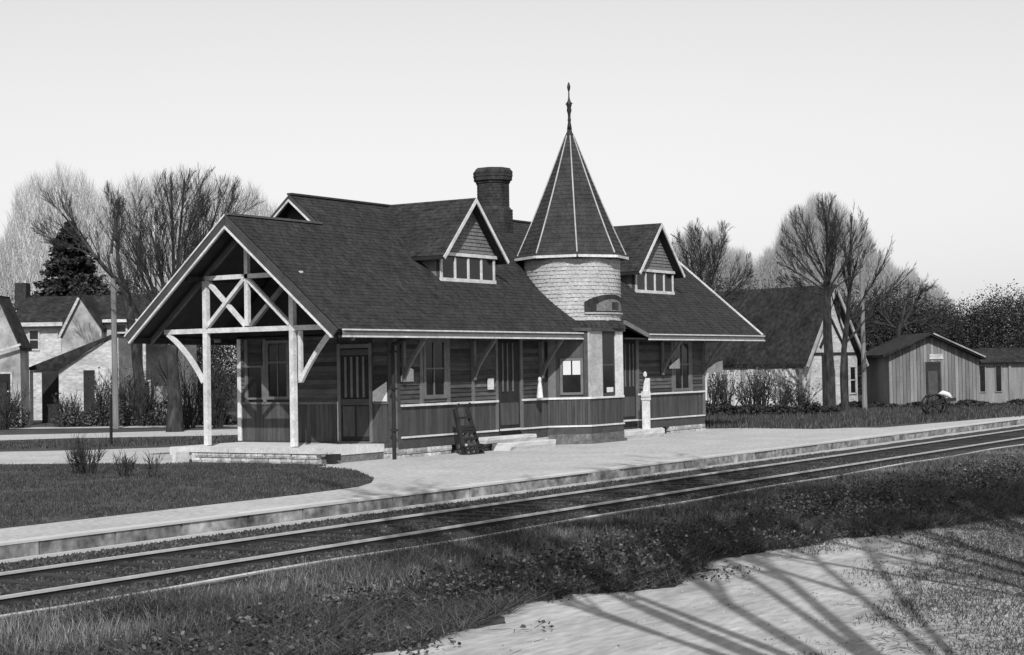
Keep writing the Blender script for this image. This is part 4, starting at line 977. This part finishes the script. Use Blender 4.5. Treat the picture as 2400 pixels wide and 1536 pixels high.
q_.part('wall_panel', M_HOUSEW, WC, Wd*.42, Wd*.72, -.06, -.02, .1, zr_(1975, 835)); q_.part('post', M_DARKWOOD, WC, Wd*.33, Wd*.40, -.08, -.01, 0, zr_(1975, 830)); q_.part('post', M_DARKWOOD, WC, Wd*.74, Wd*.80, -.08, -.01, 0, zr_(1975, 830))
for pz in ((Wd*.3, 2.9, Wd*.52, 4.2), (Wd*.75, 2.9, Wd*.50, 4.3)):
    b = MB(); b.beam(q_.p(pz[0], -.05, pz[1]), q_.p(pz[2], -.05, pz[3]), .08, .10); b.build('timber', M_DARKWOOD, WC)
q_.window(WC, Wd*.83, Wd*.97, .6, 2.0, 0)
# board fence left of it
fb = Site(gpt(bg(1650, 76), 76), AZR)
FN = thing('board_fence', 'pale vertical board fence behind the bare shrubs right of the station', 'fence', tuple(fb.o))
M_FENCE = mat('fence_board', .42, .35, 1.2, 6, .9, rand=.45, fine=.2, stretch=(3, 3, .4))
u = 0
while u < 4.62:
    fb_w = .155; b = None
    o = bpy.data.objects.new('board', cube(M_FENCE)); c = fb.p(u+fb_w/2, rnd.uniform(-.008, .008), .95); o.location = c; o.scale = (fb_w-.012, .025, 1.9+rnd.uniform(-.05, .05)); o.rotation_euler = (0, 0, AZR); link(o, FN); u += fb_w
fb.part('rail', M_DARKWOOD, FN, 0, 4.62, .02, .09, 1.3, 1.4); fb.part('rail', M_DARKWOOD, FN, 0, 4.62, .02, .09, .4, .5)
# board shed and its low wing
s2 = Site(gpt(bg(2095, Dr), Dr), AZR)
def ur(px): return (px-2095)/kr
SH = thing('board_shed', 'weathered vertical-board shed with gabled roof and dark doorway at the right', 'shed', tuple(s2.o))
ex, ez1, ez2, zap = ur(2190), zr_(2095, 832), zr_(2305, 838), zr_(2190, 786)
wr = ur(2303)
s2.prism('wall', M_BARN, SH, [(0, .05, 0), (wr, .05, 0), (wr, .05, ez2), (ex, .05, zap), (0, .05, ez1)], (0, 5, 0))
u = 0
while u < wr-.01:
    bw_ = .165; uc = u+bw_/2
    if not (ur(2178) < uc < ur(2216)): z0b = 0
    else: z0b = zr_(2195, 848)
    zt_ = (ez1+(zap-ez1)*uc/ex if uc < ex else zap+(ez2-zap)*(uc-ex)/(wr-ex))-.03
    o = bpy.data.objects.new('board', cube(M_BARN)); c = s2.p(uc, rnd.uniform(.0, .02), (z0b+zt_)/2); o.location = c; o.scale = (bw_-.018, .03, zt_-z0b); o.rotation_euler = (0, 0, AZR); link(o, SH); u += bw_
dd_ = s2.part('door', M_DARKWOOD, SH, ur(2179), ur(2216), .0, .04, .05, zr_(2195, 850)); s2.part('door_leaf', M_TRIMD, dd_, ur(2186), ur(2208), -.03, -.004, .1, zr_(2195, 870)); s2.part('door_jamb', M_BARN, dd_, ur(2176), ur(2180), -.05, .02, 0, zr_(2195, 848))
s2.part('lintel_board', M_HOUSEW, SH, ur(2190), ur(2222), -.05, -.02, zr_(2205, 842), zr_(2205, 830))
for a, c in (((-.35, ez1-.12), (ex, zap)), ((ex, zap), (wr+.25, ez2-.10))):
    b = MB(); b.poly([s2.p(a[0], -.45, a[1]), s2.p(c[0], -.45, c[1]), s2.p(c[0], -.45, c[1]+.12), s2.p(a[0], -.45, a[1]+.12)], s2.p(0, 5.8, 0)-s2.o); rf = b.build('roof', M_HOUSER, SH)
b = MB(); b.beam(s2.p(ex+.1, -.5, zap+.08), s2.p(wr+.25, -.5, ez2+.02), .06, .06); b.build('roof_edge', M_HOUSEG, SH)
WG = thing('shed_wing', 'low grey board wing with two tall dark windows joined to the right of the shed', 'shed', tuple(s2.p(wr, 0, 0)))
s2.part('wall', M_BARN, WG, wr+.02, wr+5.5, .5, 3.5, 0, zr_(2350, 848))
for px in (2312, 2350): s2.window(WG, ur(px), ur(px+16), zr_(2350, 920), zr_(2350, 856), .5, M_BARN, bars=False, fr=.04)
s2.prism('roof', M_HOUSER, WG, [(wr-.1, .2, zr_(2350, 850)), (wr-.1, 2.2, zr_(2350, 815)), (wr-.1, 3.8, zr_(2350, 850))], (5.8, 0, 0))
s2.part('corner_board', M_BARN, WG, wr+1.6, wr+1.72, .42, .49, 0, zr_(2350, 850))
# hand cart with a white bundle by the shed
C0 = Vector((64.6, 21.6, .2)); t = thing('hand_cart', 'dark two-wheeled hand cart with a white bundle in front of the board shed door', 'cart', tuple(C0))
for vv in (-.28, .28):
    c = C0+FW*vv-RT*.05+Vector((0, 0, .45)); n = 20
    ring = [c+RT*(.42*math.cos(a))+Vector((0, 0, .42*math.sin(a))) for a in np.linspace(0, 2*math.pi, n+1)]
    b = MB(); b.tube(ring, [.045]*(n+1), 5)
    for a in np.linspace(0, math.pi, 5)[:-1]: d_ = RT*(.40*math.cos(a))+Vector((0, 0, .40*math.sin(a))); b.beam(c-d_, c+d_, .035, .035, tuple(FW))
    b.build('wheel', M_IRON, t)
b = MB(); b.beam(C0-FW*.3+Vector((0, 0, .34)), C0+FW*.3+Vector((0, 0, .34)), .05, .05); b.build('axle', M_IRON, t)
b = MB(); b.beam(C0-RT*.35+Vector((0, 0, .52)), C0+RT*.75+Vector((0, 0, .66)), .5, .12); b.build('bed', M_DARKWOOD, t)
for vv in (-.24, .24):
    b = MB(); b.beam(C0+FW*vv+RT*.5+Vector((0, 0, .48)), C0+FW*vv+RT*1.15+Vector((0, 0, .25)), .04, .04); b.build('shaft', M_DARKWOOD, t)
b = MB(); b.tube([C0+RT*.12+Vector((0, 0, .84)), C0+RT*.28+Vector((0, 0, .90)), C0+RT*.50+Vector((0, 0, .84)), C0+RT*.66+Vector((0, 0, .66))], [.05, .11, .10, .05], 9, True)
tag(b.build('sack', M_WHITE, smooth=True), 'white sack lying across the dark hand cart', 'sack')

# ------------------------------------------------------------------ woods, shrubs, grass
def wood(name, clumps, size, m, dens=1.0, seed=1):
    global NR
    NR = np.random.RandomState(seed); C = []
    for x, y, h, r in clumps:
        n = int(900*dens*r); p = NR.normal(size=(n, 3)); p /= np.linalg.norm(p, axis=1)[:, None]; p *= (NR.uniform(.45, 1.05, n)**.6)[:, None]
        bump_ = 1+.18*np.sin(p[:, 0]*7+x)*np.sin(p[:, 1]*6+y)+.05*NR.normal(size=n)
        q = p*bump_[:, None]*np.array([r, r, h*.55]); C.append(q+np.array([x, y, h*.48+.2]))
    C = np.concatenate(C); C = C[C[:, 2] > .1]
    V, F, S_ = leaves(C, size); return raw_mesh(name, V, F, m, S_, kind='stuff')
cl = []
rw = random.Random(4)
for px in range(1560, 2620, 42):
    for row_, D_ in enumerate((104, 112)):
        top = np.interp(px, [1560, 1640, 1760, 1900, 2050, 2200, 2260, 2330, 2370, 2400, 2620], [655, 660, 672, 690, 700, 700, 708, 700, 690, 680, 655])
        q = gpt(bg(px+rw.uniform(-15, 15), D_), D_); h = (zz(px, top, D_)+rw.uniform(-.6, .35))
        cl.append((q[0], q[1], h, rw.uniform(1.5, 2.3)))
wood('woodland', cl, .058, M_LEAFD, 4.2, 5)['label'] = 'dark woodland beyond the sheds on the right'
cl = []
for px in range(-120, 520, 45):
    for D_ in (92, 99):
        top = np.interp(px, [-120, 0, 100, 180, 260, 330, 440, 520], [760, 740, 700, 690, 668, 672, 690, 720])
        q = gpt(bg(px+rw.uniform(-15, 15), D_), D_); h = zz(px, top, D_)+rw.uniform(-.5, .4)
        cl.append((q[0], q[1], h, rw.uniform(1.5, 2.2)))
wood('woodland', cl, .058, M_LEAFD, 4.2, 6)['label'] = 'dark trees massed behind the white houses on the left'
# far twig haze: a far-off leafless wood seen as one pale mass
def twig_mass(name, label, px_list, tops, D_, seed, n_per=5200, base_z=5.0, wd=.022):
    rs = np.random.RandomState(seed); px = rs.uniform(px_list[0], px_list[-1], n_per*((px_list[-1]-px_list[0])//100+1)); n = len(px)
    D__ = D_+rs.uniform(-3, 3, n); top = np.interp(px, px_list, tops)+8*np.sin(px*.11)+5*np.sin(px*.31+1)
    zt_ = 2.2+(861+(1200-px)*.0168-top)*D__/3947.5
    f = rs.beta(1.6, 1.1, n); z = base_z+(zt_-base_z)*f
    uu = (px-1200)/3947.5*D__
    X = FW.x*D__+RT.x*uu; Y = FW.y*D__+RT.y*uu
    # each twig: thin upward-leaning triangle
    L = rs.uniform(.5, 1.3, n); a = rs.uniform(0, 2*np.pi, n); ln = rs.uniform(.1, .7, n)
    d = np.c_[np.cos(a)*ln, np.sin(a)*ln, np.ones(n)]; d /= np.linalg.norm(d, axis=1)[:, None]
    P = np.c_[X, Y, z-L]; w_ = np.c_[np.full(n, RT.x), np.full(n, RT.y), np.zeros(n)]*wd*rs.uniform(.5, 1.2, n)[:, None]
    V = np.stack([P-w_/2, P+w_/2, P+d*L[:, None]], 1).reshape(-1, 3); F = np.arange(3*n).reshape(n, 3)
    o = raw_mesh(name, V, F, M_HAZETWIG, None, kind='stuff'); o['label'] = label; return o
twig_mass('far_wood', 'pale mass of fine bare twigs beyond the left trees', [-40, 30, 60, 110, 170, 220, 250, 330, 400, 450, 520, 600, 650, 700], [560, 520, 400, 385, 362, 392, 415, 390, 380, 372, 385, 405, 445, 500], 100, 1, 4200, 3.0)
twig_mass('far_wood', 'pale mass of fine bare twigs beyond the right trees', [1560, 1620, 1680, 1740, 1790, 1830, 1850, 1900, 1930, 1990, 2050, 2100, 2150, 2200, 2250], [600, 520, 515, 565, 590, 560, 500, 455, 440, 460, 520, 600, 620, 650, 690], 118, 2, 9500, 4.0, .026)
# bare shrubs before the fence
def shrub(name, label, x, y, h, r, n, seed, leaf=0, group=None, m=M_BARK, z=.22, thick=.012):
    rr = random.Random(seed); t = thing(name, label, 'shrub', (x, y, z), group); b = MB()
    for i in range(n):
        a = rr.uniform(0, 6.28); d = Vector((math.cos(a)*rr.uniform(.1, .5), math.sin(a)*rr.uniform(.1, .5), 1)).normalized()
        p = Vector((x+math.cos(a)*r*.3*rr.random(), y+math.sin(a)*r*.3*rr.random(), z-.02)); L = h*rr.uniform(.6, 1.05)
        bt = MB(); grow(b, b, p, d, L*.62, thick*rr.uniform(.7, 1.3), 2, 4, rr, .55, .06, (3, 3, 4, 3), thick*.4, .55, .1)
    b.build('stems', m, t)
    if leaf:
        NRl = np.random.RandomState(seed); c = NRl.normal(size=(leaf, 3))*np.array([r*.5, r*.5, h*.28])+np.array([x, y, z+h*.45]); c = c[c[:, 2] > z]
        V, F, S_ = leaves(c, .045); raw_mesh('leaves', V, F, M_LEAFD, S_, t)
    return t
LB = ['bare shrub close to the station end, leftmost before the board fence', 'taller bare shrub second from the station before the board fence', 'thin upright shrub in the middle of the board fence', 'leaning bare shrub right of the fence middle', 'low bushy shrub near the right end of the board fence', 'twiggy shrub at the foot of the white cottage wall']
for i, (px, hh) in enumerate(((1672, 2.0), (1712, 2.4), (1768, 2.1), (1800, 2.3), (1850, 1.7), (1885, 1.5))):
    D_ = 71+rnd.uniform(-1, 1); q = gpt(bg(px, D_), D_); shrub('bare_shrub', LB[i], q[0], q[1], hh, .9, 16, 40+i, 260, 'bare shrubs before the board fence', thick=.028)
# garden shrub and canes on the lawn
shrub('bare_shrub', 'dark leafless shrub on the front lawn at the left, larger of the two', 25.9, 27.6, .85, .9, 46, 71, 0, thick=.011)
shrub('bare_shrub', 'row of short bare canes on the lawn just right of the dark shrub', 25.5, 26.0, .62, .6, 16, 72, 0, thick=.013)
shrub('bare_shrub', 'single short cane clump on the lawn nearest the stone plinth', 25.45, 25.15, .6, .3, 6, 73, 0, thick=.014)
for i, (px, hh, D_, lb) in enumerate(((20, 1.9, 68, 'bare garden shrub before the far-left grey house'), (170, 1.6, 70, 'small bare shrub against the whitewashed cottage wall'), (250, 2.2, 70, 'bare shrub between the cottage doorway and the telegraph pole'),
        (305, 2.6, 71, 'tall tangled bare shrub just right of the telegraph pole'), (345, 2.3, 70, 'bare shrub before the porch posts of the white house'), (455, 3.0, 66, 'tall bare shrub right of the big tree trunk'), (520, 2.6, 66, 'bare shrub seen between the porch post and the station end wall'))):
    q = gpt(bg(px, D_), D_); shrub('bare_shrub', lb, q[0], q[1], hh, .8, 22, 60+i, 120, 'bare garden shrubs at the left', thick=.026)
# hedge and garden growth in front of the left houses
cl = []
for px in range(-20, 560, 26):
    D_ = 70; q = gpt(bg(px, D_), D_)
    if 75 < px < 150: continue
    cl.append((q[0], q[1], rw.uniform(.4, 1.2), rw.uniform(.25, .5)))
wood('hedge', cl, .045, M_WEED, 2.6, 8)['label'] = 'low untidy garden growth before the left houses'
cl = []
for px in range(1665, 1960, 22):
    D_ = 70; q = gpt(bg(px, D_), D_); cl.append((q[0], q[1], rw.uniform(.2, .55), rw.uniform(.3, .6)))
for px in range(2010, 2420, 30):
    D_ = 77; q = gpt(bg(px, D_), D_); cl.append((q[0], q[1], rw.uniform(.1, .35), rw.uniform(.3, .6)))
wood('undergrowth', cl, .07, M_LEAFD, 1.6, 9)['label'] = 'dark undergrowth below the fence and sheds on the right'

NR = np.random.RandomState(12)
def scatter(n, x0, x1, y0, y1, ncam=True):
    """ground points, denser near the camera"""
    P = np.c_[NR.uniform(x0, x1, n), NR.uniform(y0, y1, n)]
    az = np.arctan2(P[:, 1], P[:, 0]); P = P[(az > R(13)) & (az < R(52))]
    return P
# lawn grass
P = scatter(260000, 15, 31, 19, 34); P = P[inpoly(P, LAWN)]; P = P[NR.rand(len(P)) < np.clip(.6+.45*fbm(P[:, 0], P[:, 1], 1.4, 51), .08, 1)]
V, F, S_ = blades(P, .225, .015, .065, .016, .7); o = raw_mesh('lawn_grass', V, F, M_GRASS, S_, kind='stuff'); o['label'] = 'short grass of the lawn before the station'
# far grass left and right
P = scatter(90000, 28, 60, 28, 70); keep = ((P[:, 0]-P[:, 1]*.3) > 18)
q1 = [(33.5, 39), (38.4, 33.6), (36.5, 34.6), (45, 40), (38.4, 44.9)]
P1 = P[(P[:, 0]+P[:, 1] > 73) & (P[:, 0]+P[:, 1] < 81) & (P[:, 1] > 31)]
V, F, S_ = blades(P1, .225, .04, .14, .03); o = raw_mesh('verge_grass', V, F, M_GRASS, S_, kind='stuff'); o['label'] = 'grass between the two pale paths at the left'
P = np.c_[NR.uniform(50, 100, 90000), NR.uniform(18, 38, 90000)]; P = P[(P[:, 1] > 17.9+np.maximum(0, (64-P[:, 0])*.25)) & (P[:, 0] > 51.5)]
V, F, S_ = blades(P, .2, .06, .22, .035); o = raw_mesh('verge_grass', V, F, M_GRASS, S_, kind='stuff'); o['label'] = 'rough grass beyond the right end of the platform'
# near verge: rough grass between road and track
rp_ = np.array(road)
P = scatter(520000, 8, 46, 2.5, 13.1)
D_ = np.hypot(P[:, 0], P[:, 1]); n1 = fbm(P[:, 0], P[:, 1], .8, 2); inr = inpoly(P, road)
keep = NR.rand(len(P)) < np.clip(14/D_, 0, 1)*np.clip(.75+.35*n1, .15, 1)
rx = P[:, 0]-np.interp(P[:, 1], [2.5, 4.2, 4.9, 5.5, 5.9, 6.5, 6.9, 7.3, 8.1, 9], [11.5, 13.2, 14.0, 14.8, 15.6, 17.6, 19.2, 20.4, 21.2, 21.5])     # how far into the grassy right side
n2 = fbm(P[:, 0], P[:, 1], 1.7, 21)
pr_ = np.where(rx > -1.2, np.clip(.18+.30*rx+.38*n2, .0, 1), np.where(n2 > 1.1, .05, .0))
tuft = inr & (fbm(P[:, 0], P[:, 1]*1.0, 3.1, 33) > 1.25) & (P[:, 1] > np.interp(P[:, 0], [9, 12, 16, 20], [8.3, 7.8, 7.7, 7.6]))
keep &= ~inr | (NR.rand(len(P)) < pr_*.35) | (tuft & (NR.rand(len(P)) < .35))
low = inr
P = P[keep]; n1 = n1[keep]; low = low[keep]; rxk = rx[keep]
sh = np.clip(NR.beta(1.3, 3, len(P))+.10*fbm(P[:, 0], P[:, 1], .6, 5), 0, 1)
hh = .05+.10*np.clip(.6+.5*n1, 0, 1.2); hh = np.where(low, np.clip(.028+.010*rxk, .02, .05), hh)
V, F, S_ = blades(P, -.03, .7, 1.3, .013, .6, sh); 
k_ = np.repeat(hh, 3); V[:, 2] = -.03+(V[:, 2]+.03)*k_
o = raw_mesh('verge_grass', V, F, M_GRASS, S_, kind='stuff'); o['label'] = 'rough trackside grass between the road and the railway'
# pebbles and litter on the road
P = scatter(26000, 9, 30, 3, 9.4); P = P[inpoly(P, road)]; P = P[NR.rand(len(P)) < np.clip(.25+.5*fbm(P[:, 0], P[:, 1]*2.2, 1.5, 61), .02, 1)*np.clip(14/np.hypot(P[:, 0], P[:, 1]), 0, 1)]
sz = NR.uniform(.006, .022, len(P)); n = len(P); a = NR.uniform(0, 6.28, n); pts_ = [np.c_[P[:, 0]+sz*np.cos(a+kk*2.1), P[:, 1]+sz*np.sin(a+kk*2.1), np.full(n, -.03)] for kk in range(3)]+[np.c_[P, -.024+sz*.8]]
V_ = np.stack(pts_, 1).reshape(-1, 3); b4 = np.arange(n)[:, None]*4; F_ = np.concatenate([b4+[0, 1, 3], b4+[1, 2, 3], b4+[2, 0, 3]]); S_ = NR.beta(1.6, 1.6, n)
o = raw_mesh('pebbles', V_, F_, leafmat('road_pebbles', .10, .62, .9), np.concatenate([S_]*3), kind='stuff'); o['label'] = 'pebbles and litter strewn on the dirt road'
# thin low grass creeping over the right side of the road
P = np.c_[NR.uniform(11, 34, 420000), NR.uniform(2.5, 9, 420000)]; az = np.arctan2(P[:, 1], P[:, 0]); P = P[(az > R(13)) & (az < R(36))]
rx = P[:, 0]-np.interp(P[:, 1], [2.5, 4.2, 4.9, 5.5, 5.9, 6.5, 6.9, 7.3, 8.1, 9], [11.5, 13.2, 14.0, 14.8, 15.6, 17.6, 19.2, 20.4, 21.2, 21.5])
P = P[NR.rand(len(P)) < np.clip(.0+.16*(rx+1)+.30*fbm(P[:, 0], P[:, 1], 1.9, 41), 0, 1)*np.clip(rx+2.2, 0, 1)*np.clip(15/np.hypot(P[:, 0], P[:, 1]), 0, 1)]
V, F, S_ = blades(P, -.03, .015, .06, .011, 1.2, np.clip(NR.beta(1.6, 2.4, len(P)), 0, 1)); o = raw_mesh('sparse_grass', V, F, M_GRASS, S_, kind='stuff'); o['label'] = 'thin low grass over the right side of the dirt road'
# dry seed-grass strip close to the pipe
P = scatter(170000, 9, 45, 10.9, 13.15); P = P[NR.rand(len(P)) < np.clip(.5+.5*fbm(P[:, 0], P[:, 1], 1.3, 9), 0, 1)*np.clip(14/np.hypot(P[:, 0], P[:, 1]), 0, 1)]
V, F, S_ = blades(P, -.03, .05, .17, .013, .7, NR.beta(1.8, 2.2, len(P))); o = raw_mesh('dry_grass', V, F, M_DRY, S_, kind='stuff'); o['label'] = 'dry pale grass along the pipe'
# weeds: leafy clumps in the dark band
P = scatter(5200, 9.5, 42, 7.2, 11.6); lim = .25+np.interp(P[:, 0], [9, 12, 16, 20, 26, 34, 42], [8.9, 8.9, 9.0, 9.0, 8.6, 8.4, 9.5]); lim2 = np.interp(P[:, 0], [9, 12, 16, 20, 26, 34, 42], [10.0, 10.8, 11.0, 11.2, 11.4, 11.2, 11.5])
ed = P[:, 1]-lim+.35*fbm(P[:, 0], P[:, 1], 2.3, 17); ok = (ed > -.75) & (P[:, 1] < lim2) & (fbm(P[:, 0], P[:, 1], 1.1, 7) > -.5) & ((ed > 0) | (NR.rand(len(P)) < .5))
P = P[ok]; ed = ed[ok]
C = []; 
for (x, y), e_ in zip(P, ed):
    n = 16 if e_ > 0 else 8; h = NR.uniform(.08, .26)*min(1, max(.3, .45+e_*.6)); c = NR.normal(size=(n, 3))*[.10, .10, h*.45]+[x, y, h*.45]; C.append(c)
C = np.concatenate(C); C = C[C[:, 2] > -.02]
V, F, S_ = leaves(C, .024, .6); o = raw_mesh('weeds', V, F, M_WEED, S_, kind='stuff'); o['label'] = 'leafy weeds along the edge of the dirt road'

# ------------------------------------------------------------------ roadside trees out of frame that throw the shadows on the road
def lim(p, q, L, r): return ((0, 0, 2.7), (-.588*p+.809*q, .809*p+.588*q, 1), L, r*1.05)
bare_tree('bare_tree', 'nearer bare roadside tree out of frame whose limb shadows cross the road', (7.4, .9, 0),
          [lim(.30, -.06, 12, .06), lim(.24, .1, 12.5, .075), lim(.17, -.08, 13, .085), lim(.10, .12, 13, .07), lim(.03, -.1, 13, .10), lim(-.04, .1, 13, .075), lim(-.12, .12, 13, .085), lim(-.20, -.05, 12, .07), lim(-.27, .1, 12, .06), lim(.38, .1, 10, .055)],
          91, maxlev=5, spread=.42, upw=.10, kids=(4, 8, 6, 5, 4), twig_r=.016, ratio=.33, start=.45, wob=.05, trunk=([(0, 0, -.1), (0, 0, 1.5), (0, 0, 3.0)], [.34, .27, .24]))
bare_tree('bare_tree', 'farther bare roadside tree out of frame whose crown shadow darkens the weeds', (12.6, .2, 0),
          [lim(.27, -.06, 12, .06), lim(.20, .05, 12.5, .07), lim(.13, .1, 13.5, .08), lim(.05, .1, 13.5, .065), lim(.0, -.1, 14, .10), lim(-.08, -.1, 14, .07), lim(-.15, .1, 13, .08), lim(-.24, -.05, 12.5, .07), lim(-.33, .0, 12.5, .065), lim(-.42, .05, 11, .06)],
          92, maxlev=5, spread=.5, upw=.08, kids=(5, 9, 7, 5, 4), twig_r=.02, ratio=.34, start=.55, wob=.05, trunk=([(0, 0, -.1), (0, 0, 1.5), (0, 0, 3.0)], [.34, .27, .24]))
bare_tree('bare_tree', 'farthest bare roadside tree out of frame whose shadows reach the right edge', (16.2, -1.4, 0),
          [lim(.34, -.06, 11, .06), lim(.24, .05, 12, .07), lim(.15, .1, 12, .08), lim(.06, .1, 12.5, .065), lim(-.04, -.1, 12.5, .09), lim(-.13, -.1, 12, .07), lim(-.22, .1, 12, .08), lim(-.32, -.05, 11, .07)],
          93, maxlev=4, spread=.5, upw=.08, kids=(5, 9, 6, 4), twig_r=.02, ratio=.32, start=.35, wob=.05, trunk=([(0, 0, -.1), (0, 0, 1.5), (0, 0, 3.0)], [.34, .27, .24]))
